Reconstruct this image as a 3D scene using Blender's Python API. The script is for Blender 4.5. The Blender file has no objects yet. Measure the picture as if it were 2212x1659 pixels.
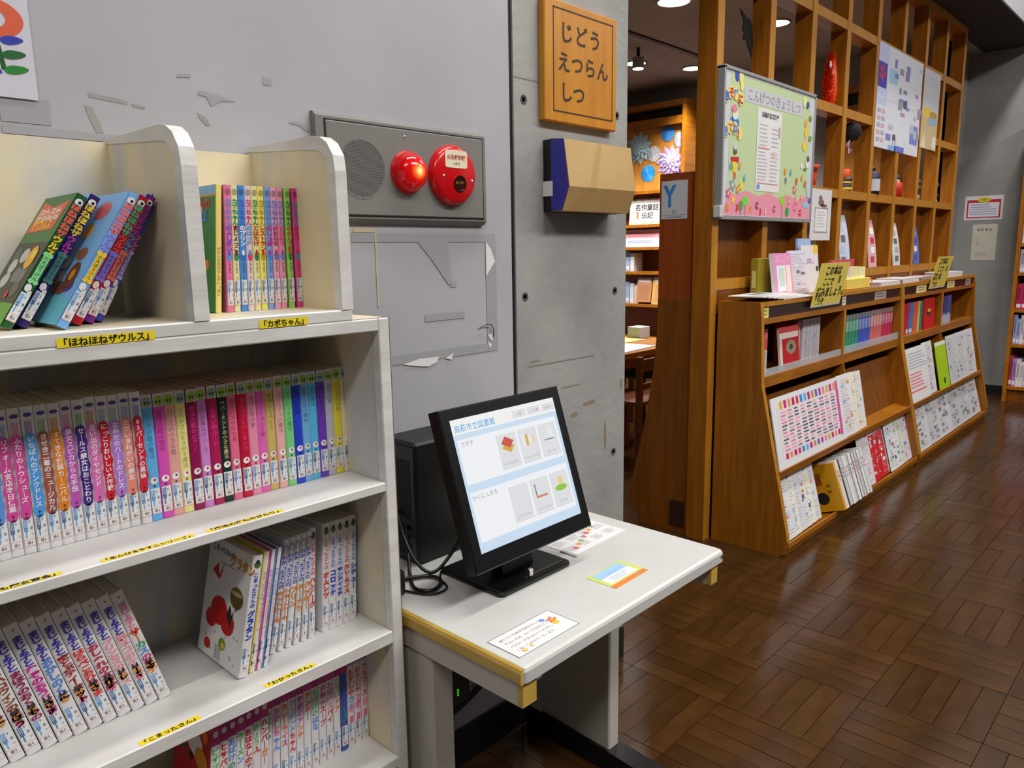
import bpy, math, random
from mathutils import Vector, Matrix
R = math.radians
random.seed(7)
scene = bpy.context.scene
col = scene.collection

# ------------------------------------------------------------------ camera
FPX, W_PX, H_PX = 1622.9, 2212.0, 1659.0
YAW, PITCH, ROLL = R(46.333), R(-10.006), R(-0.9326)
CAM = Vector((0, 0, 1.4))
fw = Vector((math.cos(PITCH)*math.sin(YAW), math.cos(PITCH)*math.cos(YAW), math.sin(PITCH)))
r0 = Vector((math.cos(YAW), -math.sin(YAW), 0)); u0 = r0.cross(fw)
rt = math.cos(ROLL)*r0 + math.sin(ROLL)*u0
up = -math.sin(ROLL)*r0 + math.cos(ROLL)*u0
cd = bpy.data.cameras.new('camera'); cam = bpy.data.objects.new('camera', cd); col.objects.link(cam)
m = Matrix((rt, up, -fw)).transposed().to_4x4(); m.translation = CAM
cam.matrix_world = m
cd.sensor_fit = 'HORIZONTAL'; cd.sensor_width = 36.0; cd.lens = 36.0*FPX/W_PX
cd.clip_start = 0.02; cd.clip_end = 60
scene.camera = cam

# ------------------------------------------------------------------ world, lights, exposure
world = bpy.data.worlds.new('world'); scene.world = world; world.use_nodes = True
bg = world.node_tree.nodes['Background']
bg.inputs[0].default_value = (0.93, 0.96, 1.0, 1); bg.inputs[1].default_value = 0.10
def area_lamp(name, loc, sx, sy, power, color=(1, 0.97, 0.93), target=None):
    l = bpy.data.lights.new(name, 'AREA'); l.shape = 'RECTANGLE'; l.size = sx; l.size_y = sy
    l.energy = power; l.color = color
    o = bpy.data.objects.new(name, l); col.objects.link(o); o.location = loc
    if target:
        o.rotation_euler = (Vector(target)-Vector(loc)).to_track_quat('-Z', 'Y').to_euler()
    return o
# rows of ceiling lamps in the hall (they hang above and behind the camera)
area_lamp('hall_lamp_row', (1.9, 0.65, 4.6), 2.6, 0.30, 120)
area_lamp('hall_lamp_row', (6.2, 0.75, 4.6), 2.6, 0.25, 130)
area_lamp('hall_lamp_row', (2.4, -2.0, 4.6), 3.0, 0.6, 330)
area_lamp('hall_lamp_row', (-1.8, -1.6, 4.6), 2.0, 0.6, 150)
area_lamp('hall_lamp_row', (6.2, -2.4, 4.6), 3.0, 0.6, 210)
vs = scene.view_settings
vs.view_transform = 'Standard'; vs.look = 'None'; vs.exposure = -0.78; vs.gamma = 1.0; vs.use_curve_mapping = False

# ------------------------------------------------------------------ materials
def lin(c):
    f = lambda v: v/12.92 if v <= 0.04045 else ((v+0.055)/1.055)**2.4
    return tuple(f(max(0, min(255, x))/255.0) for x in c[:3]) + (1.0,)
MATS = {}
def mat(name, rgb, rough=0.5, metal=0.0, rgb2=None, scale=6.0, stretch=(1, 1, 1), lo=0.35, hi=0.65, detail=4.0,
        bump=0.0, bscale=None, emit=0.0, rand=0.0, island=0.0, alpha=1.0, coat=0.0, trans=0.0, spec=0.5):
    if name in MATS: return MATS[name]
    mt = bpy.data.materials.new(name); mt.use_nodes = True
    nt = mt.node_tree; N = nt.nodes; L = nt.links
    b = N['Principled BSDF']
    b.inputs['Base Color'].default_value = lin(rgb); b.inputs['Roughness'].default_value = rough
    b.inputs['Metallic'].default_value = metal; b.inputs['Specular IOR Level'].default_value = spec
    if coat: b.inputs['Coat Weight'].default_value = coat; b.inputs['Coat Roughness'].default_value = 0.12
    if trans: b.inputs['Transmission Weight'].default_value = trans
    if alpha < 1: b.inputs['Alpha'].default_value = alpha
    if emit:
        b.inputs['Emission Color'].default_value = lin(rgb); b.inputs['Emission Strength'].default_value = emit
        b.inputs['Base Color'].default_value = (0.02, 0.02, 0.02, 1)
    out = None
    vec = None
    if rgb2 is not None or bump:
        tc = N.new('ShaderNodeTexCoord'); mp = N.new('ShaderNodeMapping')
        mp.inputs['Scale'].default_value = stretch
        L.new(tc.outputs['Object'], mp.inputs['Vector']); vec = mp.outputs['Vector']
    if rgb2 is not None:
        nz = N.new('ShaderNodeTexNoise'); nz.inputs['Scale'].default_value = scale; nz.inputs['Detail'].default_value = detail
        L.new(vec, nz.inputs['Vector'])
        cr = N.new('ShaderNodeValToRGB'); cr.color_ramp.elements[0].position = lo; cr.color_ramp.elements[1].position = hi
        cr.color_ramp.elements[0].color = lin(rgb); cr.color_ramp.elements[1].color = lin(rgb2)
        L.new(nz.outputs['Fac'], cr.inputs['Fac']); out = cr.outputs['Color']
        L.new(out, b.inputs['Base Color'])
    if rand or island:
        hs = N.new('ShaderNodeHueSaturation')
        if out is not None: L.new(out, hs.inputs['Color'])
        else: hs.inputs['Color'].default_value = lin(rgb)
        mr = N.new('ShaderNodeMapRange'); k = rand or island
        mr.inputs['To Min'].default_value = 1-k; mr.inputs['To Max'].default_value = 1+k
        if rand and island:
            oi = N.new('ShaderNodeObjectInfo'); ge = N.new('ShaderNodeNewGeometry'); ad = N.new('ShaderNodeMath'); ad.operation = 'ADD'
            fr = N.new('ShaderNodeMath'); fr.operation = 'FRACT'
            L.new(oi.outputs['Random'], ad.inputs[0]); L.new(ge.outputs['Random Per Island'], ad.inputs[1])
            L.new(ad.outputs[0], fr.inputs[0]); L.new(fr.outputs[0], mr.inputs['Value'])
        else:
            oi = N.new('ShaderNodeObjectInfo'); L.new(oi.outputs['Random'], mr.inputs['Value'])
        L.new(mr.outputs['Result'], hs.inputs['Value']); L.new(hs.outputs['Color'], b.inputs['Base Color'])
    if bump:
        nb = N.new('ShaderNodeTexNoise'); nb.inputs['Scale'].default_value = bscale or scale*4; nb.inputs['Detail'].default_value = 3
        L.new(vec, nb.inputs['Vector'])
        bp = N.new('ShaderNodeBump'); bp.inputs['Strength'].default_value = bump; bp.inputs['Distance'].default_value = 0.01
        L.new(nb.outputs['Fac'], bp.inputs['Height']); L.new(bp.outputs['Normal'], b.inputs['Normal'])
    MATS[name] = mt
    return mt
def C(rgb, rough=0.45):
    """plain printed / painted colour"""
    rgb = tuple(int(v) for v in rgb)
    return mat('print_%d_%d_%d_%d' % (rgb + (int(rough*100),)), rgb, rough)
def E_(rgb, s=1.0):
    s *= 1.75
    rgb = tuple(int(v) for v in rgb)
    return mat('screen_glow_%d_%d_%d' % rgb, rgb, 0.3, emit=s)

WALL = mat('grey_painted_wall', (168, 167, 173), 0.6, rgb2=(184, 183, 188), scale=2.2, lo=0.3, hi=0.7, bump=0.02, bscale=60)
CONC = mat('raw_concrete', (138, 138, 136), 0.7, rgb2=(172, 171, 168), scale=3.0, detail=8, lo=0.3, hi=0.72, bump=0.15, bscale=45)
CONC2 = mat('grey_concrete', (138, 138, 137), 0.75, rgb2=(154, 154, 152), scale=2.5, detail=8, bump=0.12, bscale=40)
DARKCEIL = mat('dark_ceiling_paint', (150, 143, 141), 0.85, rgb2=(158, 151, 148), scale=4)
SOFFIT = mat('soffit_painted_shade', (40, 37, 36), 0.9)  # near-black colour carries the shade under the unlit soffit
WHITEP = mat('white_brushed_paint', (214, 212, 208), 0.4, rgb2=(228, 227, 225), scale=9, stretch=(1, 1, 4), bump=0.05, bscale=30)
CREAM = mat('worn_cream_paint', (228, 216, 182), 0.5, rgb2=(200, 201, 203), scale=8.0, stretch=(1, 1, 0.4), detail=7, lo=0.46, hi=0.64, bump=0.04, bscale=30)
RAWEDGE = mat('raw_board_edge', (120, 92, 74), 0.8)
OAK = mat('varnished_oak', (160, 97, 16), 0.36, rgb2=(138, 80, 10), scale=5, stretch=(9, 9, 0.7), bump=0.02, bscale=40)
OAKL = mat('varnished_oak_edge', (190, 130, 36), 0.4, rgb2=(172, 112, 24), scale=5, stretch=(9, 9, 0.7))
OAKH = mat('varnished_oak_across', (172, 106, 18), 0.36, rgb2=(148, 87, 12), scale=5, stretch=(0.7, 9, 9))
OAKD = mat('dark_oak_panel', (132, 75, 10), 0.4, rgb2=(112, 60, 6), scale=4, stretch=(8, 8, 0.6))
REDWOOD = mat('red_brown_board', (156, 72, 20), 0.4, rgb2=(142, 62, 16), scale=4, stretch=(8, 8, 0.6))
BLACKWOOD = mat('dark_fascia', (48, 26, 26), 0.3)
SIGNW = mat('amber_sign_wood', (206, 138, 24), 0.4, rgb2=(190, 122, 18), scale=4, stretch=(8, 1, 0.8))
PARQ = mat('parquet_oak', (76, 49, 24), 0.17, rgb2=(58, 36, 16), scale=9, stretch=(1, 1, 1), detail=6, lo=0.3, hi=0.7, rand=0.17, island=0.17, bump=0.03, bscale=14, spec=0.5)
JOINT = mat('parquet_joint', (40, 25, 13), 0.7)
BLACKB = mat('dark_baseboard', (26, 25, 27), 0.5)
DESKW = mat('white_laminate', (210, 210, 208), 0.35, rgb2=(203, 203, 201), scale=8)
DESKG = mat('beige_steel', (196, 192, 182), 0.45)
DESKY = mat('yellow_edge_trim', (214, 178, 84), 0.45, rgb2=(196, 158, 66), scale=12)
BLK = mat('black_plastic', (14, 14, 15), 0.35)
BLKM = mat('black_metal', (10, 10, 11), 0.45)
GREYM = mat('grey_enamel_steel', (132, 130, 126), 0.38, rgb2=(126, 124, 120), scale=6)
DARK = mat('black_ink', (24, 22, 24), 0.5)
PAPER = mat('white_paper', (232, 230, 230), 0.6)
PAGES = mat('page_block', (226, 216, 196), 0.8, rgb2=(206, 196, 174), scale=200, stretch=(1, 0.05, 0.05))
YTAPE = mat('yellow_label_tape', (246, 222, 38), 0.4)
CHROME = mat('chrome', (210, 210, 210), 0.15, metal=1)
RED = mat('red_enamel', (206, 14, 22), 0.22)
CARD = mat('cardboard', (196, 160, 104), 0.55, rgb2=(186, 150, 96), scale=5)
CARDT = mat('packing_tape', (206, 168, 108), 0.15, alpha=0.75)
CLEAR = mat('clear_acrylic', (205, 215, 222), 0.1, alpha=0.45)

# ------------------------------------------------------------------ glyphs
GL = {}
def glyph(ch, bold):
    k = (ch, bold)
    if k not in GL:
        c = bpy.data.curves.new('glyph', 'FONT'); c.body = ch; c.resolution_u = 2; c.offset = bold
        o = bpy.data.objects.new('glyph', c); me = o.to_mesh()
        v = [(p.co.x, p.co.y) for p in me.vertices]; f = [tuple(p.vertices) for p in me.polygons]
        o.to_mesh_clear()
        w = 1.0 if ord(ch) > 0x2e7f else (max((p[0] for p in v), default=0.2)+0.07)
        bpy.data.objects.remove(o); bpy.data.curves.remove(c)
        GL[k] = (v, f, w)
    return GL[k]

# ------------------------------------------------------------------ mesh builder
class MB:
    def __init__(s): s.v = []; s.f = []; s.m = []; s.mats = []
    def mi(s, m):
        if m not in s.mats: s.mats.append(m)
        return s.mats.index(m)
    def poly(s, pts, m):
        b = len(s.v); s.v += [Vector(p) for p in pts]; s.f.append(tuple(range(b, b+len(pts)))); s.m.append(s.mi(m)); return s
    def mesh(s, pts, faces, m):
        b = len(s.v); s.v += [Vector(p) for p in pts]; k = s.mi(m)
        for f in faces: s.f.append(tuple(b+i for i in f)); s.m.append(k)
        return s
    def box(s, x0, x1, y0, y1, z0, z1, m):
        p = [(x, y, z) for z in (z0, z1) for y in (y0, y1) for x in (x0, x1)]
        return s.mesh(p, [(0, 2, 3, 1), (4, 5, 7, 6), (0, 1, 5, 4), (2, 6, 7, 3), (0, 4, 6, 2), (1, 3, 7, 5)], m)
    def rbox(s, x0, x1, y0, y1, z0, z1, m, b=0.004):
        """box with chamfered edges on all sides"""
        xs, ys, zs = (x0, x1), (y0, y1), (z0, z1); V = []; idx = {}
        for i in (0, 1):
            for j in (0, 1):
                for k in (0, 1):
                    sx, sy, sz = (1-2*i)*b, (1-2*j)*b, (1-2*k)*b
                    for a, q in enumerate(((xs[i], ys[j]+sy, zs[k]+sz), (xs[i]+sx, ys[j], zs[k]+sz), (xs[i]+sx, ys[j]+sy, zs[k]))):
                        idx[i, j, k, a] = len(V); V.append(q)
        F = []
        g = lambda *t: idx[t]
        for i in (0, 1): F.append([g(i, 0, 0, 0), g(i, 1, 0, 0), g(i, 1, 1, 0), g(i, 0, 1, 0)][::(1 if i else -1)])
        for j in (0, 1): F.append([g(0, j, 0, 1), g(0, j, 1, 1), g(1, j, 1, 1), g(1, j, 0, 1)][::(1 if j else -1)])
        for k in (0, 1): F.append([g(0, 0, k, 2), g(1, 0, k, 2), g(1, 1, k, 2), g(0, 1, k, 2)][::(1 if k else -1)])
        for j in (0, 1):
            for k in (0, 1): F.append([g(0, j, k, 1), g(1, j, k, 1), g(1, j, k, 2), g(0, j, k, 2)][::(1 if j == k else -1)][::-1])
        for i in (0, 1):
            for k in (0, 1): F.append([g(i, 0, k, 0), g(i, 1, k, 0), g(i, 1, k, 2), g(i, 0, k, 2)][::(1 if i == k else -1)])
        for i in (0, 1):
            for j in (0, 1): F.append([g(i, j, 0, 0), g(i, j, 1, 0), g(i, j, 1, 1), g(i, j, 0, 1)][::(1 if i == j else -1)][::-1])
        for i in (0, 1):
            for j in (0, 1):
                for k in (0, 1): F.append([g(i, j, k, 0), g(i, j, k, 1), g(i, j, k, 2)][::(1 if (i+j+k) % 2 else -1)])
        return s.mesh(V, F, m)
    def prism(s, prof, axis, a, b, m):
        """profile of 2-D points (the two other axes in x,y,z order) swept from a to b along axis"""
        def P(p, t):
            return (t, p[0], p[1]) if axis == 'x' else (p[0], t, p[1]) if axis == 'y' else (p[0], p[1], t)
        n = len(prof); V = [P(p, a) for p in prof] + [P(p, b) for p in prof]
        F = [tuple(range(n)), tuple(range(2*n-1, n-1, -1))] + [(i, n+i, n+(i+1) % n, (i+1) % n) for i in range(n)]
        return s.mesh(V, F, m)
    def cyl(s, c, axis, r, h, m, n=24, r2=None):
        r2 = r if r2 is None else r2
        def P(a, rr, t):
            x, y = rr*math.cos(a), rr*math.sin(a)
            d = (t, x, y) if axis == 'x' else (x, t, y) if axis == 'y' else (x, y, t)
            return (c[0]+d[0], c[1]+d[1], c[2]+d[2])
        A = [2*math.pi*i/n for i in range(n)]
        V = [P(a, r, 0) for a in A] + [P(a, r2, h) for a in A]
        return s.mesh(V, [tuple(range(n)), tuple(range(2*n-1, n-1, -1))] + [(i, n+i, n+(i+1) % n, (i+1) % n) for i in range(n)], m)
    def lathe(s, c, axis, prof, m, n=32):
        """profile of (radius, height) turned around axis through c"""
        V = []; F = []; k = len(prof)
        for i in range(n):
            a = 2*math.pi*i/n
            for r, t in prof:
                x, y = r*math.cos(a), r*math.sin(a)
                d = (t, x, y) if axis == 'x' else (x, t, y) if axis == 'y' else (x, y, t)
                V.append((c[0]+d[0], c[1]+d[1], c[2]+d[2]))
        for i in range(n):
            for j in range(k-1):
                F.append((i*k+j, i*k+j+1, ((i+1) % n)*k+j+1, ((i+1) % n)*k+j))
        return s.mesh(V, F, m)
    def tube(s, path, r, m, n=8):
        V = []; F = []; path = [Vector(p) for p in path]
        for i, p in enumerate(path):
            t = (path[min(i+1, len(path)-1)]-path[max(i-1, 0)]).normalized()
            a = t.cross(Vector((0.3, 0.2, 1))).normalized(); b = t.cross(a)
            for k in range(n):
                w = 2*math.pi*k/n; V.append(p + r*(a*math.cos(w)+b*math.sin(w)))
        for i in range(len(path)-1):
            for k in range(n): F.append((i*n+k, i*n+(k+1) % n, (i+1)*n+(k+1) % n, (i+1)*n+k))
        F += [tuple(range(n)), tuple(range((len(path)-1)*n, len(path)*n))]
        return s.mesh(V, F, m)
    # flat print on a plane: o origin, r right, u up (unit vectors), coordinates in metres on the plane
    def plane(s, o, r, u): return Plane(s, o, r, u)
    def build(s, name, parent=None, origin=None, local=False, smooth=False):
        me = bpy.data.meshes.new(name)
        off = Vector((0, 0, 0))
        if not local:
            if parent is not None: off = wloc(parent)
            elif origin is not None: off = Vector(origin)
        me.from_pydata([tuple(p-off) for p in s.v], [], s.f)
        for mt in s.mats: me.materials.append(mt)
        me.polygons.foreach_set('material_index', s.m)
        if smooth: me.polygons.foreach_set('use_smooth', [True]*len(s.f))
        me.update()
        o = bpy.data.objects.new(name, me); col.objects.link(o)
        if parent is not None: o.parent = parent
        elif origin is not None: o.location = origin
        return o
def wloc(o):
    p = Vector((0, 0, 0))
    while o is not None: p += o.location; o = o.parent
    return p
class Plane:
    def __init__(s, mb, o, r, u):
        s.mb = mb; s.o = Vector(o); s.r = Vector(r).normalized(); s.u = Vector(u).normalized(); s.n = s.r.cross(s.u)
    def p(s, x, y, lift): return s.o + s.r*x + s.u*y + s.n*lift
    def rect(s, x0, x1, y0, y1, m, lift=0.0004):
        s.mb.poly([s.p(x0, y0, lift), s.p(x1, y0, lift), s.p(x1, y1, lift), s.p(x0, y1, lift)], m); return s
    def poly(s, pts, m, lift=0.0004):
        s.mb.poly([s.p(x, y, lift) for x, y in pts], m); return s
    def disc(s, x, y, rx, ry, m, lift=0.0005, n=16, a0=0.0):
        return s.poly([(x+rx*math.cos(2*math.pi*i/n+a0), y+ry*math.sin(2*math.pi*i/n+a0)) for i in range(n)], m, lift)
    def flower(s, x, y, r, m, mc, lift=0.0006, n=5):
        pts = []
        for i in range(n*6):
            a = 2*math.pi*i/(n*6); rr = r*(0.72+0.28*math.cos(a*n)); pts.append((x+rr*math.cos(a), y+rr*math.sin(a)))
        s.poly(pts, m, lift); return s.disc(x, y, r*0.3, r*0.3, mc, lift+0.0003, 10)
    def text(s, t, x, y, size, m, align='l', bold=0.0, lift=0.0006, sx=1.0, gap=0.0):
        ws = [glyph(c, bold)[2]+gap for c in t]; tot = sum(ws)*size*sx
        cx = x - (tot/2 if align == 'c' else tot if align == 'r' else 0)
        for c, w in zip(t, ws):
            v, f, _ = glyph(c, bold)
            s.mb.mesh([s.p(cx+p[0]*size*sx, y+p[1]*size, lift) for p in v], f, m); cx += w*size*sx
        return s
    def vtext(s, t, x, y, size, m, bold=0.0, lift=0.0006, sx=1.0, step=1.02):
        """vertical writing; x = centre line, y = top"""
        for c in t:
            y -= size*step
            if c == ' ': continue
            c2 = '｜' if c == 'ー' else c
            v, f, w = glyph(c2, bold)
            dx = 0.18 if c in 'ャュョッゃゅょっ' else 0
            s.mb.mesh([s.p(x+(p[0]-w/2+dx)*size*sx, y+(p[1]+0.12)*size, lift) for p in v], f, m)
        return s
    def lines(s, x0, x1, y1, y0, n, m, h=0.4, ragged=0.3, lift=0.0005, rnd=random):
        """small unreadable lines of print"""
        st = (y1-y0)/n
        for i in range(n):
            y = y1-(i+0.5)*st; e = x1-(x1-x0)*ragged*rnd.random()
            s.rect(x0, e, y-st*h/2, y+st*h/2, m, lift)
        return s

# ------------------------------------------------------------------ tags
def tag(o, label, cat, group=None):
    o['label'] = label; o['category'] = cat
    if group: o['group'] = group
    return o
def thing(name, loc, label, cat, group=None):
    o = bpy.data.objects.new(name, None); o.empty_display_size = 0.05; col.objects.link(o); o.location = loc
    return tag(o, label, cat, group)
def struct(o): o['kind'] = 'structure'; return o
ORD = ['first', 'second', 'third', 'fourth', 'fifth', 'sixth', 'seventh', 'eighth', 'ninth', 'tenth', 'eleventh', 'twelfth', 'thirteenth',
       'fourteenth', 'fifteenth', 'sixteenth', 'seventeenth', 'eighteenth', 'nineteenth', 'twentieth', 'twenty-first', 'twenty-second',
       'twenty-third', 'twenty-fourth', 'twenty-fifth']
XR, YR, ZR = Vector((1, 0, 0)), Vector((0, 1, 0)), Vector((0, 0, 1))

# ================================================================== THE SETTING
WY = 1.41                      # plane of the painted wall and the concrete pier
# ---- floor: basket-weave parquet, every block five strips
fb = MB(); fb.box(-2.2, 9.2, -4.2, 6.6, -0.05, -0.006, JOINT)
floor = struct(fb.build('floor'))
BS, NS = 0.324, 5
def strip_mesh(name, lx, ly):
    b = MB(); c = 0.0006; g = 0.00045
    x, y = lx/2-g, ly/2-g
    V = [(-x, -y, -0.006), (x, -y, -0.006), (x, y, -0.006), (-x, y, -0.006), (-x+c, -y+c, 0), (x-c, -y+c, 0), (x-c, y-c, 0), (-x+c, y-c, 0)]
    b.mesh(V, [(4, 5, 6, 7), (0, 1, 5, 4), (1, 2, 6, 5), (2, 3, 7, 6), (3, 0, 4, 7)], PARQ)
    me = bpy.data.meshes.new(name); me.from_pydata([tuple(v) for v in b.v], [], b.f); me.materials.append(PARQ); return me, b
strips = []
sw = BS/NS
for i in range(-12, 22):
    for j in range(-16, 17):
        bx, by = 1.98+i*BS, 1.02+j*BS
        if bx < -2.1 or bx > 8.9: continue
        for k in range(NS):
            if (i+j) % 2 == 0: strips.append((bx+(k+0.5)*sw, by+BS/2, 'y'))
            else: strips.append((bx+BS/2, by+(k+0.5)*sw, 'x'))
def project(p):
    d = Vector(p)-CAM; z = d.dot(fw)
    return (W_PX/2+FPX*d.dot(rt)/z, H_PX/2-FPX*d.dot(up)/z, z) if z > 0.05 else (-9999, 0, 0)
def floor_rank(s):
    x, y, z = project((s[0], s[1], 0))
    vis = (1365 < x < 2240 and 1010 < y < 1690) and not (s[0] < 1.62)
    vis = vis and not (x < 1560 and y < 1215) and not (3.2 < s[0] < 7 and s[1] > 1.38)
    if 930 < x < 1345 and 1540 < y < 1680: vis = True
    return (0 if vis else 1, z)
strips.sort(key=floor_rank)
meY, tY = strip_mesh('plank', sw, BS); meX, tX = strip_mesh('plank', BS, sw)
rs = random.Random(3); rest = MB()
for n, (x, y, d) in enumerate(strips):
    dz = rs.uniform(-0.0006, 0.0); tx, ty = rs.gauss(0, 0.0018), rs.gauss(0, 0.0018)
    if n < 300:
        o = bpy.data.objects.new('plank', meY if d == 'y' else meX); col.objects.link(o); o.parent = floor
        o.location = (x, y, dz); o.rotation_euler = (tx, ty, 0)
    else:
        t = tY if d == 'y' else tX
        rest.mesh([Vector((v.x+x, v.y+y, v.z+dz+v.y*tx-v.x*ty)) for v in t.v], t.f, PARQ)
o = rest.build('plank_field', floor); o['kind'] = 'stuff'

# ---- painted wall and concrete pier
b = MB(); b.box(-2.2, 1.484, WY, WY+0.22, 0, 4.6, WALL); wall = struct(b.build('wall_left'))
b = MB(); b.box(1.484, 1.500, WY+0.006, WY+0.22, 0, 4.6, BLACKB); struct(b.build('trim_1'))
b = MB(); b.box(1.500, 2.012, WY, WY+0.45, 0, 4.6, CONC); pier = struct(b.build('wall_pier'))
b = MB(); b.box(-2.2, 1.484, WY-0.008, WY, 0, 0.11, BLACKB); struct(b.build('baseboard_left'))
b = MB(); b.box(1.500, 2.012, WY-0.008, WY, 0, 0.11, BLACKB); struct(b.build('baseboard_pier'))
# formwork tie holes in the pier: a sunken dark cup with a pale rim
HOLE = mat('tie_hole_shadow', (84, 82, 78), 0.9)
for (hx, hz) in ((1.539, 1.795), (1.535, 1.276), (1.954, 1.273), (1.957, 1.801), (1.953, 0.749), (1.533, 0.760)):
    h = MB(); h.lathe((hx, WY, hz), 'y', [(0.0125, -0.0008), (0.0105, -0.0016), (0.0085, -0.0004), (0.006, 0.0), (0.0, 0.0)], HOLE, 18)
    h.build('tie_hole', pier, smooth=True)
# formwork joints across the pier and rust / glue stains with shapes of their own
p = MB(); q = p.plane((0, WY, 0), XR, ZR)
JT = mat('concrete_joint', (128, 126, 121), 0.8)
q.rect(1.5, 1.6, 1.846, 1.849, JT, 0.0005).rect(1.54, 1.85, 1.077, 1.081, JT, 0.0005)
q.rect(1.528, 1.545, 0.80, 1.0, JT, 0.0004)
p.build('formwork_joint', pier)
STAIN = mat('brown_glue_stain', (138, 126, 102), 0.7)
for (x0, x1, z0, z1) in ((1.545, 1.60, 1.09, 1.094), (1.68, 1.79, 0.995, 1.0), (1.73, 1.77, 0.90, 0.915), (1.79, 1.86, 0.925, 0.94), (1.90, 1.915, 0.76, 0.86), (1.985, 2.0, 0.95, 0.99)):
    s_ = MB(); rr = random.Random(int(x0*1000)); pts = []
    for i in range(14):
        a = 2*math.pi*i/14; k = 0.75+0.35*rr.random()
        pts.append(((x0+x1)/2+(x1-x0)/2*math.cos(a)*k, (z0+z1)/2+(z1-z0)/2*math.sin(a)*k))
    s_.plane((0, WY, 0), XR, ZR).poly(pts, STAIN, 0.0005); s_.build('glue_stain', pier)
# old tape residue on the painted wall
RES1 = mat('tape_residue_grey', (162, 161, 165), 0.45); RES2 = mat('tape_residue_brown', (154, 153, 147), 0.5); RES3 = mat('tape_residue_cream', (196, 184, 150), 0.5)
WHT = mat('torn_white_paper', (228, 228, 228), 0.5)
RES_N = [0]
def resid(pts, m, name='tape_residue', lift=0.0005):
    RES_N[0] += 1; lift += 0.00006*RES_N[0]; s_ = MB(); s_.plane((0, WY, 0), XR, ZR).poly(pts, m, lift); return s_.build(name, wall)
def rrect(x0, x1, z0, z1): return [(x0, z0), (x1, z0), (x1, z1), (x0, z1)]
resid([(0.470, 1.671), (0.505, 1.668), (0.532, 1.664), (0.531, 1.659), (0.503, 1.661), (0.470, 1.664)], RES2)
resid([(0.538, 1.662), (0.560, 1.659), (0.559, 1.655), (0.539, 1.657)], RES2)
resid([(0.462, 1.650), (0.468, 1.628), (0.476, 1.608), (0.488, 1.608), (0.484, 1.622), (0.473, 1.648)], RES2)
resid([(0.652, 1.660), (0.668, 1.653), (0.676, 1.640), (0.668, 1.638), (0.656, 1.650)], RES2)
resid(rrect(0.788, 0.807, 1.728, 1.742), RES1)
resid([(0.62, 1.717), (0.645, 1.72), (0.647, 1.726), (0.622, 1.723)], RES1)
resid([(0.66, 1.70), (0.70, 1.695), (0.73, 1.688), (0.70, 1.686), (0.68, 1.674), (0.672, 1.69), (0.655, 1.692)], RES1)
resid([(0.84, 1.665), (0.868, 1.665), (0.886, 1.655), (0.888, 1.648), (0.876, 1.650), (0.862, 1.659), (0.842, 1.661)], RES1)
resid(rrect(0.34, 0.41, 1.612, 1.65), RES1); resid(rrect(0.34, 0.56, 1.594, 1.606), RES1); resid(rrect(0.58, 0.60, 1.60, 1.626), RES1)
resid(rrect(0.75, 0.83, 1.60, 1.608), RES1)
# masking-tape rectangle of a removed notice under the alarm panel
resid(rrect(0.975, 1.420, 1.425, 1.446), RES1); resid(rrect(1.385, 1.423, 1.16, 1.425), RES1); resid(rrect(1.03, 1.423, 1.140, 1.162), RES1)
resid([(1.16, 1.425), (1.255, 1.425), (1.265, 1.33), (1.255, 1.32), (1.20, 1.385)], RES1, lift=0.0007)
resid(rrect(1.175, 1.305, 1.235, 1.252), RES1); resid(rrect(1.26, 1.28, 1.315, 1.33), RES1)
resid(rrect(1.036, 1.041, 1.28, 1.455), RES3); resid(rrect(0.98, 1.037, 1.447, 1.456), RES3)
for pts in ([(1.385, 1.425), (1.403, 1.408), (1.418, 1.375), (1.397, 1.352), (1.384, 1.336)],
            [(1.385, 1.185), (1.402, 1.186), (1.404, 1.166), (1.396, 1.169)], [(1.385, 1.168), (1.400, 1.158), (1.391, 1.147)],
            [(1.10, 1.139), (1.15, 1.147), (1.215, 1.146), (1.205, 1.132), (1.18, 1.125), (1.15, 1.129)],
            [(1.235, 1.139), (1.262, 1.150), (1.255, 1.133)]):
    resid(pts, WHT, 'torn_tape', 0.0012)
s_ = MB(); s_.tube([(1.352, WY-0.004, 1.205), (1.375, WY-0.008, 1.213), (1.392, WY-0.01, 1.212), (1.403, WY-0.008, 1.195), (1.405, WY-0.004, 1.178)], 0.0012, BLK, 6)
s_.build('loose_wire', wall)

# ---- opening to the reading room: fascia, soffit / dark ceiling, far walls
b = MB(); b.box(2.012, 8.15, 1.392, 1.62, 3.10, 4.6, mat('light_fascia', (176, 174, 180), 0.7)); struct(b.build('wall_fascia'))
b = MB(); b.box(2.012, 8.15, 1.62, 6.6, 3.10, 3.2, DARKCEIL); struct(b.build('ceiling'))
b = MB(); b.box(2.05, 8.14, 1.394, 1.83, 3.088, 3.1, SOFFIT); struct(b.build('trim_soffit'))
b = MB(); b.box(4.1, 7.35, 3.655, 3.700, 3.085, 3.1, BLKM); struct(b.build('trim_ceiling_track'))
b = MB(); b.box(8.15, 8.35, -4.2, 1.95, 0, 4.6, CONC2); struct(b.build('wall_end'))
b = MB(); b.box(8.138, 8.15, -4.2, 1.95, 0, 0.09, BLACKB); struct(b.build('baseboard_end'))
b = MB(); b.box(7.35, 7.55, 1.95, 6.6, 0, 3.1, CONC2); b.box(7.35, 8.35, 1.95, 2.0, 0, 3.1, CONC2); struct(b.build('wall_reading_room'))
b = MB(); b.box(2.012, 7.35, 6.4, 6.6, 0, 3.1, CONC2); struct(b.build('wall_back'))
b = MB(); b.box(1.9, 2.012, 1.86, 6.6, 0, 3.1, CONC2); struct(b.build('wall_side'))

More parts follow.
